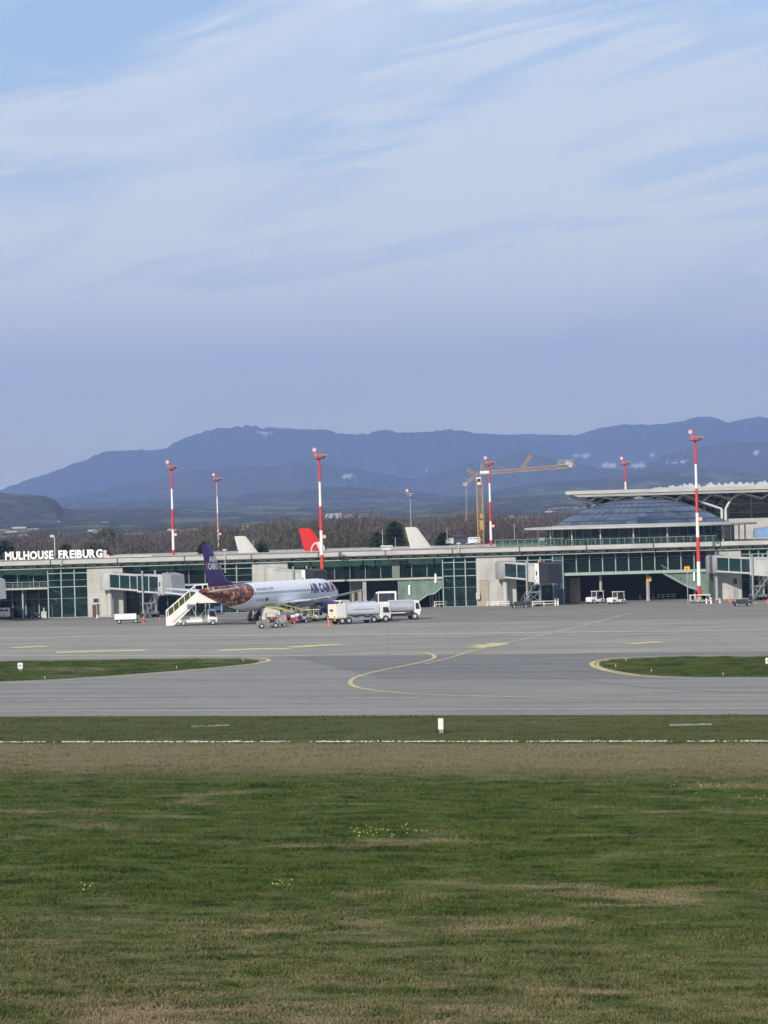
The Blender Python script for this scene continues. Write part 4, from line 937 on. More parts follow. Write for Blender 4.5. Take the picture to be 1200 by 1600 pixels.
def airliner(name, label, loc, rz, body, finm, engm, detail=True, scale=1.0, group=None):
    t = thing(name, label, 'airliner', loc, rz, group); t.scale = (scale,)*3
    fu = loft(FUS, 40).build('fuselage', body, t, True)
    # belly fairing
    loft([(6.5, .3, .1, 2.1), (5, 1.7, .7, 2.3), (2, 2.0, .95, 2.35), (-2, 2.0, .95, 2.35), (-4, 1.6, .7, 2.3), (-5.5, .3, .1, 2.1)], 24).build('belly_fairing', FAIR, t, True)
    for s in (-1, 1):
        wg = wing([(5.7, 7.2, s*1.0, 2.55), (5.0, 6.6, s*2.0, 2.65), (2.75, 3.9, s*6.4, 3.05), (-.3, 2.75, s*12, 3.75), (-2.65, 1.55, s*16.9, 4.55), (-3.0, .9, s*17.05, 4.58)]).build('wing', WINGM, t, True)
        if detail:
            for y, x in ((3.9, -1.6), (7.8, -1.6), (11, -2.7)): loft([(x+2.0, .05, .05, 0), (x+1.2, .17, .2, -.12), (x, .17, .22, -.1), (x-1.2, .04, .05, .05)], 10).build('flap_fairing', WINGM, wg, True).location = (0, s*y, 2.55+.09*y)
        st = wing([(-14.9, 3.9, s*.4, 4.95), (-15.3, 3.6, s*1.0, 5.0), (-18.1, 1.5, s*6.0, 5.55), (-18.5, 1.0, s*6.22, 5.57)], .12).build('stabilizer', WINGM, t, True)
        if detail or True:
            en = MB().lathe([(.80, 2.2), (1.02, 2.45), (1.10, 2.1), (1.18, 1.2), (1.15, 0), (1.0, -1.2), (.88, -1.6)], (4.3, s*5.75, 1.75), 'x', 28).build('engine', engm, t, True)
            MB().lathe([(.02, 2.2), (.35, 1.85), (.85, 1.75)], (4.3, s*5.75, 1.75), 'x', 20).build('fan', GREYM, en, True)
            MB().lathe([(.7, -1.5), (.55, -2.3), (.3, -2.4), (.02, -3.0)], (4.3, s*5.75, 1.75), 'x', 18).build('exhaust', GREYM, en, True)
            MB().prism([(6.2, 2.55), (5.4, 3.15), (1.2, 3.2), (1.0, 2.6), (3.5, 2.6)], 'y', s*5.75-.16, s*5.75+.16).build('pylon', FAIR, en)
        lg = MB().tube((0, s*3.8, .5), (0, s*3.6, 2.9), .13, 10).tube((0, s*3.8, .9), (.1, s*2.3, 2.3), .07, 8); lg.tube((0, s*3.8-.5, .58), (0, s*3.8+.5, .58), .09, 8); lgo = lg.build('main_gear', LGREY, t, True)
        for q in (-.46, .46): MB().lathe([(.45, -.24), (.60, -.19), (.62, 0), (.60, .19), (.45, .24)], (0, s*3.8+q, .58), 'y', 20).build('tyre', BLACK, lgo, True)
        MB().bx(-.5, .5, -.02, .02, 1.3, 2.4).build('gear_door', FAIR, lgo).location = (0, s*4.25, 0)
    lg = MB().tube((12.6, 0, .4), (12.5, 0, 2.3), .1, 10).tube((12.6, -.3, .38), (12.6, .3, .38), .07, 8).build('nose_gear', LGREY, t, True)
    for q in (-.25, .25): MB().lathe([(.28, -.12), (.37, -.08), (.37, .08), (.28, .12)], (12.6, q, .38), 'y', 16).build('tyre', BLACK, lg, True)
    # fin with dorsal fillet
    fin = MB(); cs = [0, .04, .15, .4, .7, 1]; th = [0, .45, .9, 1, .6, .03]; vs = []; st_ = [(-8.8, 8.9, 5.75, .05), (-11.3, 6.4, 6.1, .2), (-12.7, 5.05, 6.5, .24), (-13.6, 4.4, 7.4, .23), (-16.9, 2.2, 11.6, .12), (-17.3, 1.75, 11.76, .07)]
    for xl, c, z, tk in st_: vs += [(xl-c*cs[i], tk*th[i], z) for i in range(6)]+[(xl-c*cs[i], -tk*th[i], z) for i in range(4, 0, -1)]
    N = 10; fs = [(j*N+i, j*N+(i+1) % N, (j+1)*N+(i+1) % N, (j+1)*N+i) for j in range(len(st_)-1) for i in range(N)]+[tuple(range(N)), tuple(range((len(st_)-1)*N, len(st_)*N))]
    f_ = fin.add(vs, fs).build('fin', finm, t, True)
    for s in (-1, 1):
        w_ = MB(); x = 11.6
        while x > -13:
            if not -1.2 < x < .3 or True:
                z = 4.35; zc = z; pts = [hull(x+a, z+b, s, .012) for a, b in ((-.12, -.17), (.12, -.17), (.12, .17), (-.12, .17))]; w_.add(pts, [(0, 1, 2, 3)])
            x -= .533
        w_.build('cabin_windows', CARGL, t)
        cw = MB(); 
        for a in (15.0, 15.6, 16.1): 
            pts = [hull(a-.25, 4.1, s, .02), hull(a+.22, 4.1, s, .02), hull(a+.12, 4.62-(a-15)*.2, s, .02), hull(a-.25, 4.7-(a-15)*.2, s, .02)]; cw.add(pts, [(0, 1, 2, 3)])
        cw.build('cockpit_window', CARGL, t)
        for xd in (13.0, -13.6):
            d = MB(); L_ = [hull(xd+a, z, s, .015) for a, z in ((-.42, 3.35), (-.42, 5.2), (.42, 5.2), (.42, 3.35))]; d.path(L_+[L_[0]], .02, 4); d.build('door', GREYM, t)
    return t, fu, f_
# body paint of the parked airliner: mosaic patch round the tail
k = NM('mosaic_body_paint'); P = k.n('ShaderNodeTexCoord').outputs['Object']; sp = k.n('ShaderNodeSeparateXYZ'); k.l(P, sp.inputs[0])
ex = k.math('DIVIDE', k.math('ADD', sp.outputs[0], 14.6), 6.4); ez = k.math('DIVIDE', k.math('ADD', sp.outputs[2], -5.3), 2.75)
e_ = k.math('ADD', k.math('MULTIPLY', ex, ex), k.math('MULTIPLY', ez, ez))
inside = k.math('LESS_THAN', e_, 1.0); rear = k.math('LESS_THAN', sp.outputs[0], -16.0); msk = k.math('MAXIMUM', inside, rear)
vo = k.n('ShaderNodeTexVoronoi'); vo.inputs['Scale'].default_value = 2.6; k.l(P, vo.inputs['Vector'])
wc = k.n('ShaderNodeTexWhiteNoise'); k.l(vo.outputs['Color'], wc.inputs[0])
mos = k.ramp(wc.outputs[0], [(0, (.12, .025, .02)), (.25, (.30, .05, .025)), (.42, (.07, .02, .05)), (.58, (.42, .13, .03)), (.74, (.16, .04, .03)), (.86, (.55, .40, .22))], 'CONSTANT')
rimz = k.math('GREATER_THAN', sp.outputs[2], 5.75); mos = k.mix(k.math('MULTIPLY', rimz, .75), mos, (.045, .018, .14))
dirt = k.noise(k.mapping(P, (.2, 1, 1)), 1.0, 4)
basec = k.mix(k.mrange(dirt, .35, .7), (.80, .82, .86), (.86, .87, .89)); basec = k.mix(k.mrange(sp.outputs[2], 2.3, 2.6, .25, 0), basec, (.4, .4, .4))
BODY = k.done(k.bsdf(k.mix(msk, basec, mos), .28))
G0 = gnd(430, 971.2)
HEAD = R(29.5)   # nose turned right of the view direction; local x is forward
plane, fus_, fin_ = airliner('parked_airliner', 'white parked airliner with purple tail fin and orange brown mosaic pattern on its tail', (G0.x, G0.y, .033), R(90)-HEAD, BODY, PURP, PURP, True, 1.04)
TXP = surf('title_purple', (.045, .025, .13), .4); TXW = surf('logo_white', (.78, .76, .78), .4); TXO = surf('logo_orange', (.65, .14, .04), .4); TXB = surf('small_titles_blue', (.08, .09, .2), .4)
for q, (s, x0, ln) in enumerate((('A', 7.2, 1.0), ('I', 8.25, .28), ('R', 8.6, .95), ('C', 9.85, .9), ('A', 10.75, 1.0), ('I', 11.8, .28), ('R', 12.15, .95))): hull_text('title_letter', s, x0, ln, 3.85, 1.42, TXP, fus_, .055)
hull_text('title_letter', 'O', 13.15, 1.35, 3.8, 1.5, TXO, fus_, .03)
d_ = MB(); cxo, czo = 13.83, 4.55; rngp = [hull(cxo+.36*math.cos(a*math.pi/8), czo+.4*math.sin(a*math.pi/8), -1, .035) for a in range(16)]; d_.add(rngp+[hull(cxo, czo, -1, .035)], [(i, (i+1) % 16, 16) for i in range(16)]); d_.build('title_emblem', TXP, fus_)
hull_text('small_title', 'AIRCAIRO.COM', -7.6, 4.6, 4.75, .38, TXB, fus_, .0)
hull_text('registration', 'SU-BU', -7.9, 1.9, 3.25, .36, TXB, fus_, .0); MB().add([hull(x, z, -1, .02) for x, z in ((-5.6, 3.2), (-4.8, 3.2), (-4.8, 3.65), (-5.6, 3.65))], [(0, 1, 2, 3)]).build('flag_mark', TXB, fus_)
# fin logo, both sides: two stacked white words with orange beside them
def fin_text(txt, x0, ln, z0, h, sh, mat, side, yoff=.30):
    me = flat_text(txt, 1.0, .04); a = [v.co.x for v in me.vertices]; b = [v.co.y for v in me.vertices]
    for v in me.vertices:
        u = (v.co.x-min(a))/(max(a)-min(a)); w_ = (v.co.y-min(b))/(max(b)-min(b)); z = z0+h*w_
        x = x0+(u if side < 0 else 1-u)*ln-(z-z0)*sh
        tz = np.interp(z, [6.5, 7.4, 11.6], [.24, .23, .12]); xl = np.interp(z, [6.5, 7.4, 11.6], [-12.7, -13.6, -16.9]); c = np.interp(z, [6.5, 7.4, 11.6], [5.05, 4.4, 2.2])
        yy = tz*np.interp((xl-x)/c, cs_, th_)
        v.co = (x, side*(yy+.02), z)
    me.materials.append(mat); o = bpy.data.objects.new('fin_logo', me); C.objects.link(o); o.parent = fin_; return o
cs_ = [0, .04, .15, .4, .7, 1]; th_ = [0, .45, .9, 1, .6, .03]
for s in (-1, 1):
    fin_text('AIR', -17.3, 1.9, 9.15, .85, .35, TXW, s); fin_text('CAIRO', -17.5, 2.35, 8.1, .95, .35, TXW, s)
    fin_text('(', -17.95, .42, 8.0, 1.25, .3, TXO, s); fin_text(')', -15.05, .42, 8.0, 1.25, .3, TXO, s)
# airliners behind the pier: only their fins rise above the roof
def behind(px, top, Y, lab, finm, body, name='airliner'):
    P = at(px, top, Y); sc_ = P.z/11.76; head = R(64); c, s = math.sin(head), math.cos(head)
    lx = -18.3*sc_       # fin tip in local x
    return airliner(name, lab, (P.x-lx*c, Y-lx*s, .033), R(90)-head, body, finm, body, False, sc_)
behind(373, 838, 505, 'airliner behind the pier whose small cream white tail fin shows above the roof', CREAMT, FUSW)
a2, b2, f2 = behind(474, 826, 508, 'airliner behind the pier whose red tail fin with a white ring shows above the roof', REDT, FUSW)
behind(640, 824, 506, 'airliner behind the pier whose large white tail fin shows left of the crane', CREAMT, FUSW)
rg = MB(); cx_, cz_, ro, ri = -15.95, 8.3, 1.25, .93
for s in (-1, 1):
    n = 40; vs = []
    for i in range(n):
        a = 2*math.pi*i/n
        for r_, ox in ((ro, 0), (ri, -.12)):
            x, z = cx_+ox+r_*math.cos(a), cz_+r_*math.sin(a)*1.0
            vs.append((x, s*.27, z))
    rg.add(vs, [(2*i, 2*i+1, (2*i+3) % (2*n), (2*i+2) % (2*n)) for i in range(n)])
    rg.add([(x, s*.27, z) for x, z in ((-15.3, 7.2), (-14.3, 7.35), (-15.9, 9.5), (-16.3, 9.45))], [(0, 1, 2, 3)])
rg.build('fin_emblem', TXW, f2)
# ---------------------------------------------------------------- tower crane
CY = 545.0; Pb = at(752, 845, CY); Pt = at(745.5, 742, CY); cr_ = thing('tower_crane', 'ochre lattice tower crane with a long jib reaching right behind the pier', 'crane', (at(750, 790, CY).x, CY, 0))
cx0 = cr_.location.x; H_ = Pt.z
def lattice(m, p0, p1, wd, n, r=.07, tri=False):
    p0, p1 = Vector(p0), Vector(p1); d = (p1-p0).normalized(); up = Vector((0, 0, 1)) if abs(d.z) < .8 else Vector((0, 1, 0)); s_ = d.cross(up).normalized(); u2 = s_.cross(d)
    offs = [(-1, -1), (1, -1), (1, 1), (-1, 1)] if not tri else [(-1, -.8), (1, -.8), (0, 1)]
    C_ = [[p0+(p1-p0)*(i/n)+s_*a*wd/2+u2*b*wd/2 for a, b in offs] for i in range(n+1)]; K = len(offs)
    for j in range(K):
        m.tube(C_[0][j], C_[-1][j], r, 5)
        for i in range(n): m.tube(C_[i][j], C_[i+1][(j+1) % K], r*.55, 4); m.tube(C_[i][j], C_[i][(j+1) % K], r*.5, 4)
m = MB(); lattice(m, (0, 0, 0), (0, 0, H_-1), 1.15, 22, .09); m.build('mast', CRANE, cr_)
MB().bx(-2, 2, -2, 2, 0, 1).build('base', CONC, cr_, bevel=.05)
def cl(px, py, dy=0): v = at(px, py, CY+dy); return (v.x-cx0, dy, v.z)
m = MB(); lattice(m, cl(748, 740), cl(895, 728), .75, 26, .06, True); jib = m.build('jib', CRANE, cr_)
m = MB(); m.path([cl(752, 739), cl(752, 723), cl(760, 738)], .09, 5); lattice(m, cl(815, 733), cl(831, 710), .5, 7, .06); m.path([cl(752, 723), cl(800, 735)], .03, 4)
lattice(m, cl(745, 741), cl(731, 734), .5, 5, .06); lattice(m, cl(745, 741), cl(727, 757), .45, 7, .06); m.build('strut', CRANE, cr_)
m = MB().box(cl(726.5, 757), (.9, .7, .7)).path([cl(727.5, 757), cl(728, 815)], .05, 5).path([cl(729.5, 757), cl(730, 815)], .05, 5).path([cl(731, 734), cl(727, 757)], .03, 4); m.build('hoist_rope', GREYM, cr_)
MB().box(cl(748, 752), (.95, 1.0, 1.6)).build('cab', WHITE, cr_, bevel=.05).parent = cr_
MB().box((cl(748, 752)[0], -.52, cl(748, 752)[2]+.2), (.7, .04, .7)).build('window', CARGL, cr_)
MB().box(cl(757, 738), (1.8, .9, .55)).build('machine_box', WHITE, cr_, bevel=.04)
m = MB(); lattice(m, cl(872, 723), cl(897, 722), .9, 5, .06); m.path([cl(874, 728), cl(872, 722)], .06, 4).path([cl(898, 730), cl(893, 721)], .06, 4); m.build('jib_end', surf('faded_crane_paint', (.42, .36, .24), .6), cr_); MB().box(cl(889, 725), (1.5, .7, .9), 0, 0, 0, .5).build('counterweight', LGREY, cr_, bevel=.04)
m = MB().box(cl(753, 820), (.9, 1.2, 1.9)).box(cl(753, 806), (.8, 1.1, .9)); m.build('mast_collar', surf('collar_paint', (.36, .26, .07), .6), cr_)
# ---------------------------------------------------------------- passenger boarding bridges
BRW = surf('bridge_cladding', (.42, .43, .42), .5, 0, .15, .4); BRD = surf('bridge_dark_cladding', (.022, .024, .028), .6, 0, .2, .4); BGL = glass('bridge_glass', (.02, .05, .055), .25)
def bridge(pxr, pxc, Yc, label, cabin='dark', solid=False, solid2=False, mf=.54, rot=None, z0=4.8, z1=4.05, cab=True, group='boarding bridges along the pier', rotY=453.0, drop=0, wheelrel=.62):
    A = Vector((S_(pxr, rotY, 905), rotY, 0)); B = Vector((at(pxc, 920, Yc).x, Yc, 0)); d = B-A; L = d.length; rz = math.atan2(d.y, d.x)
    t = thing('boarding_bridge', label, 'boarding bridge', A, rz, group)
    MB().lathe([(1.5, z0-.25), (1.6, z0-.1), (1.6, z0+2.55), (1.25, z0+2.8)], (0, 0, 0), 'z', 20).build('rotunda', rot or BRW, t, True)
    MB().tube((0, 0, 0), (0, 0, z0-.2), .42, 16).build('column', BRW, t, True)
    MB().lathe([(.9, 0), (.9, .25), (.6, .4)], (0, 0, 0), 'z', 14).build('column_base', CONC, t)
    def tun(a, b, w_, h, za, zb, nm):
        zf = lambda x: za+(zb-za)*(x-a)/(b-a); f = MB()
        for s in (-1, 1):
            f.path([(a, s*w_/2, zf(a)), (b, s*w_/2, zf(b))], .13, 4); f.path([(a, s*w_/2, zf(a)+h), (b, s*w_/2, zf(b)+h)], .13, 4)
            n = max(2, round((b-a)/3.2))
            for i in range(n+1): x = a+(b-a)*i/n; f.tube((x, s*w_/2, zf(x)), (x, s*w_/2, zf(x)+h), .08, 4)
        fo = f.build(nm+'_frame', LGREY, t)
        def sl(z_a, z_b, yy=w_/2): return [(a, -yy, zf(a)+z_a), (b, -yy, zf(b)+z_a), (b, yy, zf(b)+z_a), (a, yy, zf(a)+z_a), (a, -yy, zf(a)+z_b), (b, -yy, zf(b)+z_b), (b, yy, zf(b)+z_b), (a, yy, zf(a)+z_b)]
        bf = [(0,3,2,1), (4,5,6,7), (0,1,5,4), (2,3,7,6), (1,2,6,5), (0,4,7,3)]
        MB().add(sl(-.12, .22), bf).build('tunnel_floor', BRW, t); MB().add(sl(h-.1, h+.14, w_/2+.08), bf).build('tunnel_roof', BRW, t)
        for s in (-1, 1): MB().add([(a, s*(w_/2-.02), zf(a)+.2), (b, s*(w_/2-.02), zf(b)+.2), (b, s*(w_/2-.02), zf(b)+h-.1), (a, s*(w_/2-.02), zf(a)+h-.1), (a, s*(w_/2-.07), zf(a)+.2), (b, s*(w_/2-.07), zf(b)+.2), (b, s*(w_/2-.07), zf(b)+h-.1), (a, s*(w_/2-.07), zf(a)+h-.1)], bf).build('side_panel' if solid else 'window', BRW if solid else BGL, t)
    m_ = mf*L; zm = z0+(z1-z0)*.5
    tun(1.2, m_+.6, 1.9, 2.5, z0, zm, 'tunnel'); solid = solid or solid2; tun(m_, L-1.5, 2.2, 2.8, zm-.15, z1, 'tunnel')
    if cab:
        c = MB().bx(L-1.7, L-.6, -1.5, 1.5, z1-.35, z1+3.1); c.build('cab', WHITE if cabin == 'dark' else BRW, t, bevel=.06)
        MB().prism([(L-.62, z1-.25), (L+1.9, z1-.15), (L+1.6, z1+3.0), (L-.62, z1+3.35)], 'y', -1.45, 1.45).build('canopy', BRD if cabin == 'dark' else GREYM, t, bevel=.05)
        MB().box((L-1.15, -1.53, z1+1.5), (.3, .05, .7)).box((L-1.15, 1.53, z1+1.5), (.3, .05, .7)).build('cab_window', CARGL, t)
        MB().lathe([(.1, 0), (.16, .12), (.1, .3)], (L-1, 0, z1+3.2), 'z', 8).build('beacon', ORG, t)
    xw = L*wheelrel+.4
    bo = MB()
    for s in (-1, 1): bo.tube((xw, s*1.35, .7), (xw, s*1.35, z1+3.7), .17, 10)
    bo.bx(xw-.2, xw+.2, -1.5, 1.5, 2.2, 2.5); bo.bx(xw-.9, xw+.9, -1.3, 1.3, .55, .95); bo.path([(xw, -1.3, .8), (xw, 1.3, 2.3)], .07, 5).path([(xw, 1.3, .8), (xw, -1.3, 2.3)], .07, 5)
    bg_ = bo.build('lift_column', GREYM, t, True)
    for s in (-1, 1):
        for q in (-.55, .55): MB().lathe([(.35, -.18), (.48, -.12), (.48, .12), (.35, .18)], (xw+q, s*1.2, .48), 'y', 16).build('wheel', BLACK, bg_, True)
    # service stair under the cab
    st_ = MB(); xs_, xe_ = L-.9, L-4.4; yy = -1.9
    for y_ in (yy-.4, yy+.4): st_.path([(xs_, y_, z1-.1), (xe_, y_, .25)], .07, 5); st_.path([(xs_, y_, z1+.9), (xe_, y_, 1.2)], .035, 5)
    for i in range(13): q = i/12; st_.box((xs_+(xe_-xs_)*q, yy, z1-.1+(.25-z1+.1)*q), (.26, .8, .04))
    for i in range(0, 13, 3): q = i/12; x = xs_+(xe_-xs_)*q; z = z1-.1+(.35-z1)*q; st_.tube((x, yy-.4, z), (x, yy-.4, z+1), .03, 4).tube((x, yy+.4, z), (x, yy+.4, z+1), .03, 4)
    st_.build('service_stair', GREYM, t)
    return t
bridge(171, 268, 441, 'boarding bridge with glazed tunnel left of the purple tail fin, grey cab closed', 'grey')
bridge(789, 857, 443.5, 'boarding bridge with a black front canopy before the white wall block right of the crane', 'dark', False, True, .62, GREYM)
bridge(1118, 1222, 442, 'boarding bridge running out of frame at the right edge beyond the tallest mast', 'grey', False, True, .6, GREYM)
bridge(428, 492, 443, 'boarding bridge mostly hidden behind the parked airliner fuselage', 'dark', True)
bridge(-60, -10, 440, 'boarding bridge just beyond the left edge of the frame', 'grey')
# ---------------------------------------------------------------- vehicles and equipment on the apron
AP = .033
def apron(px, py): return gnd(px, py, AP)
def wheels(t, xs_, hw_, r=.42, wd=.28):
    for x in xs_:
        for s in (-1, 1): wheel(t, (x, s*(hw_-wd/2), r), r, wd)
def plate(t, pts, y, mat, name='window', th=.03):
    """flat side pane: polygon in x-z set just proud of the side at y"""
    MB().prism(pts, 'y', y-th/2, y+th/2).build(name, mat, t)
TAILR = surf('tail_light_red', (.5, .03, .02), .3); HEADL = surf('head_light', (.7, .7, .66), .2)
# stair truck
P = apron(300, 977.5)
t = thing('passenger_stairs', 'white passenger stair truck standing at the mosaic tail of the airliner', 'stair truck', P, R(6))
x0_, x1_, zt_ = -3.75, .85, 4.1
sl_ = (zt_-.55)/(x1_-x0_)
for s in (-1, 1):
    sd = MB().prism([(x0_-.1, .12), (x0_-.1, 1.35), (x0_+.25, 1.45), (x1_-.1, zt_+.85), (x1_+.3, zt_+.85), (x1_+.3, zt_-.35), (x0_+1.0, .12)], 'y', s*.95-.05, s*.95+.05).build('side_panel', WHITE, t)
    MB().prism([(x0_+.9, .55), (x1_-.6, zt_-.95), (x1_-.6, zt_-.80), (x0_+.9, .70)], 'y', s*1.02-.02, s*1.02+.02).build('trim_line', GREYM, t)
    rl = MB(); rl.path([(x0_, s*.95, 1.4), (x0_-.05, s*.95, 2.35), (x0_+.3, s*.95, 2.6), (x1_-.2, s*.95, zt_+1.9), (x1_+2.6, s*.95, zt_+2.15)], .06, 6)
    for i in range(6): q = i/5; x = x0_+.3+(x1_-x0_-.5)*q; z = 1.45+(zt_-.6)*q; rl.tube((x, s*.95, z), (x-.12, s*.95, z+1.15), .055, 5)
    for x in (x1_+.9, x1_+1.7, x1_+2.6): rl.tube((x, s*.95, zt_+.9), (x, s*.95, zt_+2.13), .05, 5)
    rl.build('railing', WHITE, t)
    MB().prism([(x0_+.25, 1.45), (x0_+.3, 2.4), (x1_-.25, zt_+1.75), (x1_-.1, zt_+.85)], 'y', s*.95-.015, s*.95+.015).build('railing_panel', glass('stair_rail_glass' if s < 0 else 'stair_rail_glass_far', (.10, .10, .04), .45), t)
stp = MB()
for i in range(18): q = i/17; stp.box((x0_+.5+(x1_-x0_-.6)*q, 0, .35+(zt_-.4)*q), (.3, 1.8, .05))
stp.path([(x0_+.3, -.8, .3), (x1_, -.8, zt_)], .08, 4).path([(x0_+.3, .8, .3), (x1_, .8, zt_)], .08, 4); stp.build('steps', GREYM, t)
MB().prism([(x1_-.2, zt_+.9), (x1_+.6, zt_+.75), (x1_+3.3, zt_-.45), (x1_+3.3, zt_-.75), (x1_+.2, zt_-.75), (x1_-.3, zt_-.3)], 'y', -1.06, 1.06).build('platform_skirt', WHITE, t, bevel=.03)
sb = MB(); sb.path([(.9, -.7, .9), (0.1, -.7, 2.6)], .07, 5).path([(.9, .7, .9), (0.1, .7, 2.6)], .07, 5).path([(2.1, -.7, .9), (2.1, -.7, 3.5)], .07, 5).path([(2.1, .7, .9), (2.1, .7, 3.5)], .07, 5).path([(.9, -.7, .9), (2.1, -.7, 2.6)], .05, 5); sb.build('lift_struts', LGREY, t)
MB().bx(-2.0, 3.6, -1.0, 1.0, .5, .95).build('chassis', WHITE, t, bevel=.04)
MB().bx(-.3, 1.5, -.8, .8, .95, 1.25).build('engine_cover', LGREY, t, bevel=.04)
MB().prism([(2.35, .45), (3.75, .45), (3.8, 1.2), (3.55, 2.3), (2.45, 2.35), (2.35, 1.2)], 'y', -1.0, 1.0).build('cab', WHITE, t, bevel=.07)
for s in (-1, 1): plate(t, [(2.6, 1.3), (3.55, 1.25), (3.38, 2.12), (2.65, 2.15)], s*1.02, CARGL)
plate_ = MB().add([(3.80, -.8, 1.25), (3.80, .8, 1.25), (3.60, .75, 2.2), (3.60, -.75, 2.2)], [(0, 1, 2, 3)]).build('windscreen', CARGL, t)
for x in (-1.3, 3.1): wheels(t, [x], 1.05, .38, .3)
for x in (-1.25, 1.9): 
    for s in (-1, 1): MB().bx(x-.35, x+.35, s*1.06-.03, s*1.06+.03, .55, .95).build('locker', GREYM, t)
# luggage trailer, cones
P = apron(197, 974); t = thing('box_trailer', 'white box trailer left of the stair truck before the boarding bridge', 'trailer', P, R(3))
MB().bx(-1.75, 1.65, -.8, .8, .62, 1.5).build('box', WHITE, t, bevel=.04); MB().bx(-1.7, 1.9, -.7, .7, .45, .62).bx(1.8, 2.7, -.06, .06, .45, .55).build('chassis', DARK, t); wheels(t, (-1.05, 1.55), .75, .32, .2)
P = apron(220.5, 972); t0 = thing('tow_dolly', 'small dark tow dolly behind the white box trailer', 'dolly', P, R(5)); MB().bx(-.7, .7, -.5, .5, .35, .5).build('deck', GREYM, t0, bevel=.02); wheels(t0, (-.4, .45), .5, .24, .14)
def cone(px, py, lab, s=1.0):
    t = thing('traffic_cone', lab, 'traffic cone', apron(px, py), 0, 'orange cones on the apron'); MB().bx(-.22*s, .22*s, -.22*s, .22*s, 0, .05).build('base', ORG, t)
    MB().lathe([(.2*s, .05), (.05*s, .9*s)], (0, 0, 0), 'z', 12).build('body', ORG, t, True); MB().lathe([(.135*s, .4*s), (.10*s, .6*s)], (0, 0, 0), 'z', 12).build('band', WHITE, t, True)
cone(224.5, 973, 'orange cone directly right of the white box trailer', 1.2); cone(250, 969, 'lone orange cone between box trailer and stair truck', .6)
cone(739, 947, 'orange and white cone in front of the glazed bay left of the middle white wall', .9); cone(1141, 941, 'orange cone at the foot of the right white wall block', 1.0); cone(1149, 944, 'orange cone beside the right boarding bridge stair', .9); cone(514, 978, 'small orange cone at the rear corner of the front fuel tanker', 1.0); cone(1199, 943, 'small orange cone at the right edge of the frame', .8)
# belt loader
P = apron(450, 972.5); t = thing('belt_loader', 'yellow green belt loader slanting up to the airliner hold', 'belt loader', P, R(-8))
bl_ = MB().prism([(-4.6, 2.55), (-1.6, 2.45), (4.2, .75), (4.2, .5), (-1.7, 2.15), (-4.6, 2.3)], 'y', -.55, .55).build('conveyor', BELT, t)
rl = MB()
for s in (-1, 1):
    rl.path([(-4.5, s*.6, 3.1), (-1.6, s*.6, 3.05), (3.6, s*.6, 1.5)], .045, 5)
    for x, z in ((-4.4, 2.45), (-3, 2.45), (-1.6, 2.4), (-.2, 2.0), (1.2, 1.6), (2.5, 1.2), (3.5, .9)): rl.tube((x, s*.6, z), (x, s*.6, z+.62), .035, 4)
rl.build('railing', BELT, t); MB().bx(-2.6, 2.4, -.85, .85, .45, .95).build('chassis', BELT, t, bevel=.04); MB().path([(-1.6, 0, .9), (-2.6, 0, 2.3)], .1, 6).path([(1.0, 0, .9), (.4, 0, 1.9)], .1, 6).build('lift_struts', GREYM, t)
MB().bx(1.2, 2.0, -.84, -.3, .95, 1.6).build('seat', BLACK, t, bevel=.05); wheels(t, (-1.7, 1.6), .9, .36, .25)
# baggage tractor and carts
def tractor(px, py, rz, lab, mat, cabm, group=None, sc_=1.0):
    t = thing('baggage_tractor', lab, 'tractor', apron(px, py), rz, group); t.scale = (sc_,)*3
    MB().prism([(-1.45, .3), (1.45, .3), (1.5, .9), (1.35, 1.05), (.2, 1.12), (.2, .75), (-1.45, .75)], 'y', -.72, .72).build('body', mat, t, bevel=.05)
    MB().bx(-.75, -.25, -.55, .55, .75, 1.2).build('seat', BLACK, t, bevel=.06)
    f = MB()
    for x in (-1.25, .25):
        for s in (-1, 1): f.tube((x, s*.62, .75), (x*.92, s*.6, 1.98), .045, 5)
    f.build('cab_frame', cabm, t); MB().bx(-1.35, .4, -.72, .72, 1.95, 2.05).build('cab_roof', cabm, t, bevel=.04)
    MB().add([(.27, -.6, 1.1), (.27, .6, 1.1), (.22, .58, 1.93), (.22, -.58, 1.93)], [(0, 1, 2, 3)]).build('windscreen', CARGL, t)
    MB().bx(-1.3, -1.25, -.6, .6, .9, 1.9).build('rear_window', CARGL, t)
    for s in (-1, 1): MB().lathe([(.1, 0), (.12, .05)], (1.47, s*.45, .75), 'x', 10).build('headlight', HEADL, t)
    wheels(t, (-.95, .95), .78, .36, .24); return t
tractor(419, 981.5, R(190), 'dull green baggage tractor with pale roof nearest the camera under the airliner wing', surf('dull_green_paint', (.17, .18, .13), .5), surf('beige_roof', (.45, .43, .36), .5), None, 1.05)
tractor(501, 969, R(15), 'dark baggage tractor beside the purple engine', GREYM, WHITE)
tractor(930.5, 943, R(215), 'left one of the two white tugs before the dark hall opening', WHITE, WHITE, 'white tugs before the hall opening', 1.03)
tractor(963, 943.5, R(215), 'right one of the two white tugs before the dark hall opening', WHITE, WHITE, 'white tugs before the hall opening', 1.0)
BAGS = [surf('bag_%s' % n_, c, .8, 0, .1) for n_, c in (('red', (.25, .03, .03)), ('blue', (.03, .05, .2)), ('black', (.02, .02, .02)), ('pink', (.45, .22, .24)), ('grey', (.3, .3, .3)), ('turquoise', (.04, .28, .3)), ('white', (.65, .63, .6)))]
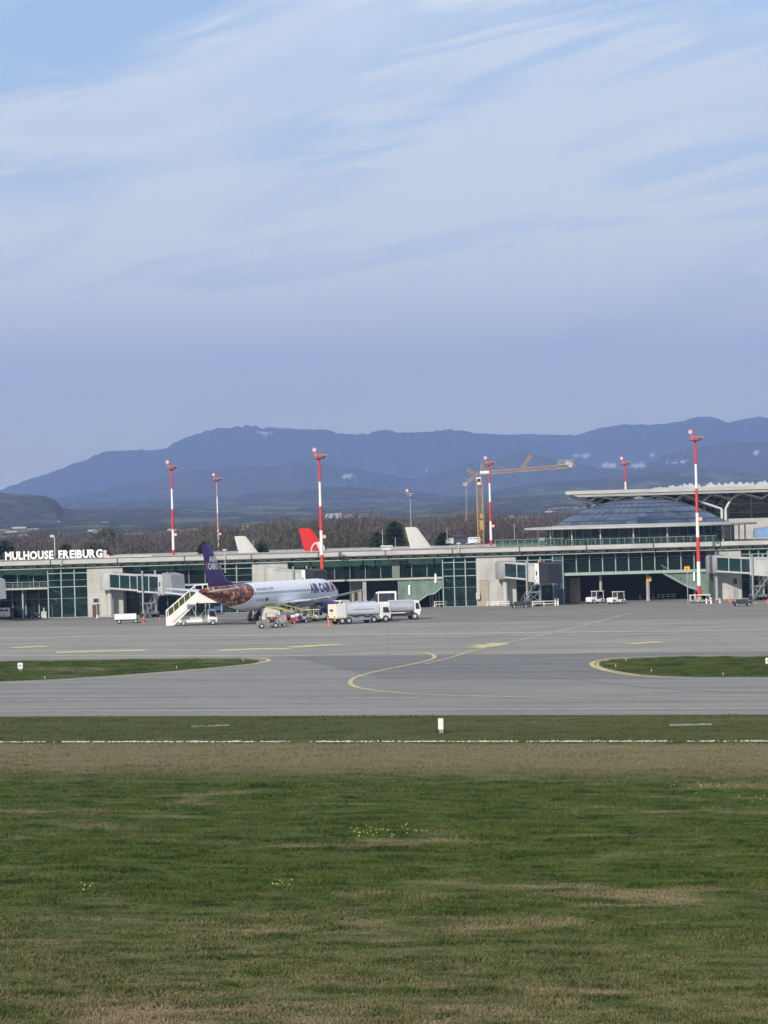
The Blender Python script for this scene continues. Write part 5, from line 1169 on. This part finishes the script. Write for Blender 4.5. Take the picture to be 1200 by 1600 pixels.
def cart(px, py, rz, lab, mat, seed, roofed=False):
    t = thing('baggage_cart', lab, 'baggage cart', apron(px, py), rz, 'baggage carts under the wing'); r = random.Random(seed)
    MB().bx(-1.35, 1.35, -.75, .75, .42, .56).bx(1.35, 2.0, -.05, .05, .42, .5).build('deck', mat, t, bevel=.02); wheels(t, (-.95, .95), .7, .22, .14)
    f = MB()
    for x in (-1.32, 1.32):
        for s in (-1, 1): f.tube((x, s*.72, .5), (x, s*.72, 1.75 if roofed else 1.25), .035, 5)
        f.tube((x, -.72, 1.2), (x, .72, 1.2), .035, 5)
    f.build('frame', LGREY, t)
    if roofed: MB().bx(-1.42, 1.42, -.8, .8, 1.75, 1.83).build('roof', WHITE, t, bevel=.02)
    M_ = Matrix.Rotation(rz, 3, 'Z'); loc = t.location
    for i in range(8 if not roofed else 4):
        a, b_, lv = -1.1+.62*(i % 4), (-.38 if i % 2 else .36), (0 if i < 4 else 1)
        q = loc + M_ @ Vector((a+r.uniform(-.05, .05), b_, .57+lv*.42)); m_ = BAGS[(seed*3+i*5) % 7]
        cname = m_.name.split('_')[1]; bg_ = MB().bx(-.27, .27, -.2, .2, 0, .40).bx(-.08, .08, -.02, .02, .40, .46).build('suitcase', m_, None, bevel=.05)
        bg_.location = q; bg_.rotation_euler = (0, 0, rz+r.uniform(-.2, .2)); tag(bg_, '%s suitcase %s on the %s' % (cname, 'on top' if lv else 'at bottom', lab), 'suitcase', 'suitcases on the baggage carts')
cart(433, 979, R(12), 'turquoise cart coupled behind the nearest tractor', TURQ, 1)
cart(449, 975.5, R(12), 'red edged cart second from the nearest tractor', REDP, 2); cart(468, 973, R(10), 'blue cart under the middle of the wing', BLUEP, 3); cart(484, 971, R(10), 'white roofed cart beside the dark tractor', GREYM, 4, True)
# crates / container at the nearest tractor
P = apron(424, 973); t = thing('cargo_container', 'pale cargo box standing behind the nearest tractor under the wing', 'container', P, R(10)); MB().bx(-1.5, 1.3, -.7, .7, .5, 2.25).build('box', surf('container_cream', (.55, .54, .48), .5, 0, .2), t, bevel=.05); MB().bx(-1.55, 1.35, -.75, .75, .3, .5).build('base', GREYM, t); wheels(t, (-1, .8), .72, .2, .14)
# fuel tankers
TANKB = surf('tank_shade_blue', (.62, .66, .73), .3, .2, .12, .4); TANKS = surf('tank_polished', (.60, .62, .68), .22, .6, .15, .5); CREAM = paintmat('sunlit_cream_cabinet', (.68, .62, .50), .45)  # front tanker: shade put into the tank blue, sunlight into the cabinet cream
def tank_prof(w_, z0, z1, n=6):
    pts = []; r = .55; cx, cz = w_/2-r, None
    for sx, sz, a0 in ((1, 1, 0), (-1, 1, 90), (-1, -1, 180), (1, -1, 270)):
        for i in range(n): a = R(a0+90*i/(n-1)); pts.append((sx*(w_/2-r)+r*math.cos(a), (z1-r if sz > 0 else z0+r)+r*math.sin(a)))
    return pts
P = apron(557, 974); t = thing('fuel_tanker', 'fuel tanker with sunlit cream colour on its left rear cabinet and shade blue on its tank beside the wing', 'tanker', P, R(30), 'fuel tankers beside the airliner')
MB().prism(tank_prof(2.3, 1.15, 3.0), 'x', -2.2, 3.3).build('tank', TANKB, t, True, 0); MB().prism(tank_prof(1.1, 2.9, 3.25), 'x', -1.8, 3.0) if False else MB().bx(-2.0, 3.1, -.45, .45, 2.98, 3.16).build('walkway', LGREY, t, bevel=.03)
MB().bx(-4.1, -2.2, -1.2, 1.2, .85, 2.95).build('rear_cabinet', CREAM, t, bevel=.1); MB().bx(-4.2, 3.4, -.9, .9, .6, .9).build('chassis', DARK, t)
MB().bx(-4.2, -4.08, -1.15, 1.15, .55, .95).build('bumper', surf('orange_bumper', (.55, .28, .12), .5), t)
for s in (-1, 1): MB().bx(-4.15, -4.08, s*.95-.14, s*.95+.14, 1.0, 1.25).build('tail_light', TAILR, t)
MB().bx(-4.14, -4.09, -.45, .45, 1.9, 2.2).build('plate', DARK, t); MB().bx(-3.9, -2.4, -1.24, -1.2, 1.1, 2.7).build('side_door', WHITE, t)
MB().prism([(3.45, .55), (5.2, .55), (5.25, 1.4), (4.95, 2.45), (3.45, 2.5)], 'y', -1.15, 1.15).build('cab', WHITE, t, bevel=.1)
for s in (-1, 1): plate(t, [(3.9, 1.45), (5.0, 1.4), (4.75, 2.2), (3.9, 2.25)], s*1.17, CARGL)
MB().bx(-2.0, 3.2, -1.12, -.9, .5, 1.1).build('side_lockers', GREYM, t, bevel=.03); wheels(t, (-3.0, -1.9, 2.3, 4.3), 1.2, .52, .32)
MB().path([(-1.8, -1.16, 1.35), (-.9, -1.2, 1.0), (.2, -1.2, 1.25), (1.2, -1.2, .95), (2.0, -1.16, 1.2)], .09, 6).build('hose', BLACK, t); MB().path([(-2.1, -1.1, 1.0), (-2.1, -1.1, 3.2), (-2.1, .0, 3.2)], .04, 5).path([(-1.75, -1.1, 1.0), (-1.75, -1.1, 3.2)], .04, 5).build('ladder', LGREY, t); MB().bx(-1.2, 2.4, -1.165, -1.15, 2.0, 2.12).build('trim_line', GREYM, t)
for x in (-1.2, .3, 1.8): MB().lathe([(.25, 0), (.25, .12), (.15, .16)], (x, 0, 3.14), 'z', 12).build('hatch', GREYM, t)
P = apron(618, 969); t = thing('fuel_tanker', 'fuel tanker with polished tank and white framing parked farther right', 'tanker', P, R(14), 'fuel tankers beside the airliner')
MB().prism(tank_prof(2.2, 1.2, 2.85), 'x', -1.1, 2.6).build('tank', TANKS, t, True); MB().bx(-1.0, 2.4, -.4, .4, 2.85, 3.0).build('walkway', LGREY, t, bevel=.03)
MB().bx(-3.2, -1.1, -1.15, 1.15, 1.1, 2.8).build('pump_cabinet', WHITE, t, bevel=.1); MB().bx(-3.3, 3.4, -.9, .9, .6, 1.0).build('chassis', DARK, t)
MB().path([(-2.6, -1.22, 1.9), (-1.4, -1.22, 1.1), (1.2, -1.22, 1.1)], .08, 6).build('guard_rail', WHITE, t); MB().bx(-2.9, -2.0, -1.19, -1.15, 2.0, 2.25).build('plate', YEL, t); MB().lathe([(.42, -.2), (.42, .2)], (-1.6, -1.0, 1.95), 'y', 18).build('hose_reel', LGREY, t)
MB().prism([(2.7, .6), (3.5, .6), (3.75, 1.5), (3.4, 2.85), (2.7, 2.9)], 'y', -1.15, 1.15).build('cab', WHITE, t, bevel=.1)
for s in (-1, 1): plate(t, [(2.85, 1.6), (3.5, 1.6), (3.3, 2.5), (2.85, 2.55)], s*1.17, CARGL)
MB().bx(-3.36, -3.3, -1.0, -.6, 1.0, 1.2).bx(-3.36, -3.3, .6, 1.0, 1.0, 1.2).build('tail_light', TAILR, t); MB().bx(-2.2, -1.7, -1.14, -.9, .7, 1.1).build('red_box', REDP, t)
wheels(t, (-2.5, -1.3, 2.7), 1.18, .55, .32)
# vans and cars
def van(px, py, rz, lab, L=5.6, H=2.6, W=1.95, mat=None, name='white_van', cat='van', hood=.9, z0=AP, at3=None, win=True):
    mat = mat or WHITE; P = at3 or gnd(px, py, z0); t = thing(name, lab, cat, P, rz); h = L/2
    MB().prism([(-h, .35), (h-.05, .35), (h, .8), (h-.15, 1.15), (h-hood, 1.3), (h-hood-.75*H/2.3, H-.08), (h-hood-1.0*H/2.3, H), (-h+.1, H), (-h, H-.15)], 'y', -W/2, W/2).build('body', mat, t, bevel=.07)
    zt = H-.28
    for s in (-1, 1):
        plate(t, [(h-hood-1.35, 1.3), (h-hood-.12, 1.3), (h-hood-.62*H/2.3, zt), (h-hood-1.35, zt)], s*(W/2+.005), CARGL)
        if win: plate(t, [(-h+.3, 1.3), (h-hood-1.5, 1.3), (h-hood-1.5, zt), (-h+.3, zt)], s*(W/2+.005), CARGL)
        MB().bx(h-.12, h-.01, s*W*.36-.15, s*W*.36+.15, .8, .98).build('headlight', HEADL, t)
    MB().add([(h-hood+.01, -W*.42, 1.36), (h-hood+.01, W*.42, 1.36), (h-hood-.66*H/2.3, W*.4, H-.15), (h-hood-.66*H/2.3, -W*.4, H-.15)], [(0, 1, 2, 3)]).build('windscreen', CARGL, t)
    MB().bx(-h-.02, -h+.01, -W*.4, W*.4, 1.35, zt).build('rear_window', CARGL, t)
    wheels(t, (-h+1.0, h-.85), W/2+.01, .34, .22); return t
van(596, 955.5, R(176), 'white high roofed minibus with dark side windows behind the fuel tankers', 5.2, 3.3, 2.0, hood=.8, name='minibus', cat='minibus')
van(529, 957, R(230), 'small white van between the airliner engine and the front fuel tanker', 3.8, 2.0, 1.8)
van(555, 957, R(200), 'pale silver estate car parked behind the front fuel tanker', 4.5, 1.75, 1.85, TANKB, 'estate_car', 'car', 1.1)
van(3, 967, R(180), 'small white service vehicle at the left edge before the railing', 3.0, 1.9, 1.6, None, 'service_vehicle', 'service vehicle', .6)
van(86, 963, R(8), 'little white car standing in front of the left glazed stair bay', 2.6, 1.7, 1.6, None, 'small_car', 'car', .6)
up_ = MB().bx(-60, 40, 594, 610, 8.3, 8.99); up_.build('upper_road', CONC)['kind'] = 'structure'
upc = MB()
for x in range(-55, 40, 12): upc.bx(x-.6, x+.6, 601, 603, 0, 8.3)
upc.build('upper_road_piers', CONC)['kind'] = 'structure'
# cars on the upper road behind the pier
for px, py, L_, H_2, mt, lab in ((709, 850, 3.8, 1.6, LGREY, 'silver car on the upper road behind the pier left of the dark van'), (723, 849, 4.2, 2.2, surf('dark_blue_paint', (.05, .06, .08), .3), 'dark van with pale windows on the upper road behind the pier'), (737, 850, 4.0, 1.7, TANKB, 'pale blue car on the upper road behind the pier just left of the crane tower')):
    q = at(px, py, 600); q.z = 9.0; van(0, 0, R(rng.choice((3, 176))), lab, L_, H_2, 1.8, mt, 'parked_car', 'car', .9, at3=q)
for px, py, lab in ((785, 849, 'white garden table under the terrace railing left'), (806, 849, 'white garden table in the middle of the roof terrace'), (822, 848, 'white garden table beside the roof hut')):
    q = at(px, py, 459); q.z = 9.93; t = thing('terrace_table', lab, 'table', q); MB().lathe([(.75, .72), (.75, .77)], (0, 0, 0), 'z', 18).build('table_top', WHITE, t); MB().tube((0, 0, 0), (0, 0, .72), .05, 8).build('leg', LGREY, t); MB().lathe([(.3, 0), (.3, .04)], (0, 0, 0), 'z', 12).build('foot', LGREY, t)
# equipment under and behind the airliner
for px, py, L_, mt, lab in ((344, 957, 3.6, BLUEP, 'low blue trailer seen under the airliner tail'), (367, 956.5, 2.8, DARK, 'low dark trailer seen under the airliner belly'), (56, 966, 2.0, DARK, 'low dark equipment trolley in front of the left railing'), (238, 958, 3.0, DARK, 'dark ground power cart under the left boarding bridge'), (812, 950, 3.0, DARK, 'dark ground power cart under the middle boarding bridge'), (1160, 947, 3.0, DARK, 'dark ground power cart under the right boarding bridge')):
    t = thing('equipment_cart', lab, 'cart', apron(px, py), R(4)); MB().bx(-L_/2, L_/2, -.6, .6, .35, .75).bx(-L_*.3, L_*.25, -.5, .5, .75, 1.05).build('body', mt, t, bevel=.05); MB().path([(L_/2, 0, .4), (L_/2+.8, 0, .45)], .04, 5).build('tow_bar', LGREY, t); wheels(t, (-L_*.32, L_*.32), .6, .26, .16)
t = thing('utility_cabinet', 'pale utility cabinet beside the low dark trolley at the left', 'cabinet', apron(69, 966), 0); MB().bx(-.45, .45, -.3, .3, 0, 1.15).build('housing', surf('cabinet_beige', (.45, .43, .38), .6), t, bevel=.03); MB().bx(-.4, -.02, -.33, -.3, .1, 1.05).bx(.02, .4, -.33, -.3, .1, 1.05).build('door', LGREY, t); MB().tube((0, 0, 1.15), (0, 0, 1.8), .12, 8).build('vent_pipe', LGREY, t)
t = thing('wall_cabinet', 'white electric cabinet at the left foot of the middle white wall block', 'cabinet', (S_(747, 454.2, 935), 454.25, 1.2)); MB().bx(-.32, .32, -.2, .2, 0, 1.1).build('housing', WHITE, t, bevel=.04); MB().bx(-.28, .28, -.23, -.2, .06, 1.04).build('door', LGREY, t); MB().tube((-.1, 0, -1.2), (-.1, 0, 0), .05, 6).build('conduit', LGREY, t)
P = apron(1094, 942); t = thing('flatbed_trailer', 'white flat trailer table at the foot of the tallest mast', 'trailer', P, 0); MB().bx(-1.75, 1.7, -.7, .7, 1.25, 1.36).build('deck', WHITE, t, bevel=.02)
for x, y in ((-1.6, -.6), (1.55, -.6), (-1.6, .6), (1.55, .6)): MB().bx(x-.06, x+.06, y-.06, y+.06, .35, 1.25).build('leg', LGREY, t)
MB().bx(-1.7, 1.65, -.6, .6, .36, .46).build('lower_frame', LGREY, t); wheels(t, (-1.0, .2), .6, .26, .16)
# railings at the foot of the pier
def barrier(px0, px1, py, h, lab, post=2.0, rails=(.95, .5)):
    a = apron(px0, py); b_ = at(px1, py, a.y); t = thing('barrier_railing', lab, 'railing', (a.x, a.y, AP)); L_ = b_.x-a.x
    f = MB(); x = 0
    while x <= L_+.01: f.bx(x-.05, x+.05, -.05, .05, 0, h); x += post
    f.build('posts', WHP, t); r_ = MB()
    for z in rails: r_.bx(0, L_, -.03, .03, h*z-.04, h*z+.04)
    r_.build('rail', WHP, t)
barrier(-80, 70, 964, 1.15, 'pale railing before the dark ground floor at the left edge', 2.1)
barrier(652, 678, 944, 1.2, 'short white railing right of the polished tanker'); barrier(679, 744, 948.5, .95, 'low white railing before the glazed bay and green screen', 1.9)
barrier(761, 797, 947.5, .8, 'low white railing before the middle white wall block', .9); barrier(832, 873, 948, .9, 'low white railing under the middle boarding bridge', 1.9)
barrier(255, 320, 958, .8, 'low pale railing behind the stair truck', 1.2); barrier(1028, 1057, 936, .8, 'pale railing inside the dark hall opening', .9)
def bollard(px, py, h, lab, mt=WHP):
    t = thing('bollard', lab, 'bollard', apron(px, py)); MB().lathe([(.13, 0), (.13, h-.08), (.08, h)], (0, 0, 0), 'z', 12).build('post', mt, t, True); MB().lathe([(.135, h*.6), (.135, h*.75)], (0, 0, 0), 'z', 12).build('band', REDP, t)
for px, py, h, lab in ((1000, 936, .8, 'white bollard in the hall opening left of the yellow signed column'), (1008, 935, .7, 'small white bollard touching the yellow signed column left side'), (1021, 935, .8, 'white bollard right of the yellow signed column'), (868, 946, 1.3, 'tall pale bollard at the corner below the blue glass'), (872, 946, 1.2, 'pale bollard beside the tall one below the blue glass'), (1104, 943.5, .9, 'white bollard right of the flat trailer'), (1111, 943.5, 1.0, 'white bollard beside the right boarding bridge column'), (679, 948, 1.0, 'white bollard at the start of the low railing'), (1125, 942, .6, 'short white bollard before the right white wall'), (152, 966, .6, 'short pale bollard before the dark red door')): bollard(px, py, h, lab)
# yellow stand signs
def ysign(px, py, base_py, lab, w_=.85, Y=None):
    Y = Y or apron(px, base_py).y; P = at(px, py, Y); t = thing('stand_sign', lab, 'sign', (P.x, Y, AP)); h = P.z-AP
    MB().tube((0, 0, 0), (0, 0, h-.3), .07, 8).build('pole', GREYM, t); b_ = MB().bx(-w_/2, w_/2, -.08, .08, h-.4, h+.4).build('sign_panel', YEL, t, bevel=.02)
    MB().bx(-.22, .18, -.1, -.085, h-.2, h+.22).build('sign_mark', surf('sign_orange', (.45, .18, .02), .5), t)
ysign(1073.5, 889, 944, 'yellow stand sign on a pole left of the tallest mast'); ysign(1014, 904.5, 0, 'yellow stand sign on the column inside the hall opening', .75, 456.6)
# taxiway signs and boxes in the grass
def gbox(px, base, w_, h, lab, z=.037, legs=True, mark=True):
    P = gnd(px, base, z); t = thing('taxiway_sign', lab, 'sign box', P, R(-3)); l_ = .25 if legs else 0
    MB().bx(-w_/2, w_/2, -.14, .14, l_, l_+h).build('panel', WHITE, t, bevel=.03); MB().bx(-w_*.1-.06, -w_*.1+.06, -.1, .1, 0, l_+.02).bx(w_*.3-.05, w_*.3+.05, -.1, .1, 0, l_+.02).build('leg', GREYM, t)
    if mark: MB().bx(-w_*.28, w_*.22, -.16, -.145, l_+h*.35, l_+h*.72).build('sign_mark', GREYM, t)
    MB().bx(w_/2, w_/2+.03, -.12, .12, l_+.05, l_+h-.03).build('side_face', GREYM, t)
gbox(32, 1048.5, .52, .62, 'small white sign standing in the left grass island'); gbox(689, 1145.5, .36, .78, 'white marker box in the grass strip below the taxiway', .02, True, False); gbox(1202, 1041, .7, .55, 'white sign cut by the right edge on the right grass island')
for px, py, lab in ((70, 1061, 'lower left'), (276, 1045, 'middle'), (380, 1034.5, 'tip')):
    t = thing('edge_light', 'small yellow edge light at the %s of the left grass island' % lab, 'edge light', gnd(px, py, .037), 0, 'yellow taxiway edge lights'); MB().lathe([(.05, 0), (.05, .16)], (0, 0, 0), 'z', 10).build('stem', BELT, t, True); MB().lathe([(.06, .16), (.06, .24), (.03, .28)], (0, 0, 0), 'z', 10).build('lens', surf('lens_pale_yellow', (.5, .45, .2), .4) if 'lens_pale_yellow' not in bpy.data.materials else bpy.data.materials['lens_pale_yellow'], t, True)
for px, py, lab in ((962, 1043, 'tip'), (1018, 1050.5, 'lower left'), (1130, 1056, 'lower middle'), (978, 1033, 'upper left')):
    t = thing('edge_light', 'small yellow edge light at the %s of the right grass island' % lab, 'edge light', gnd(px, py, .037), 0, 'yellow taxiway edge lights'); MB().lathe([(.05, 0), (.05, .16)], (0, 0, 0), 'z', 10).build('stem', BELT, t, True); MB().lathe([(.06, .16), (.06, .24), (.03, .28)], (0, 0, 0), 'z', 10).build('lens', surf('lens_pale_yellow', (.5, .45, .2), .4) if 'lens_pale_yellow' not in bpy.data.materials else bpy.data.materials['lens_pale_yellow'], t, True)
# ---------------------------------------------------------------- air
hz_ = MB().bx(-18000, 18000, -6500, 24500, -2, 1500).build('haze', WHITE); tag(hz_, None, kind='stuff')
k = NM('air'); pv = k.n('ShaderNodeVolumePrincipled'); pv.inputs['Color'].default_value = (.32, .48, .95, 1); pv.inputs['Density'].default_value = 1.15e-4; pv.inputs['Anisotropy'].default_value = 0.0
k.l(pv.outputs[0], k.o.inputs['Volume']); hz_.data.materials.clear(); hz_.data.materials.append(k.m)
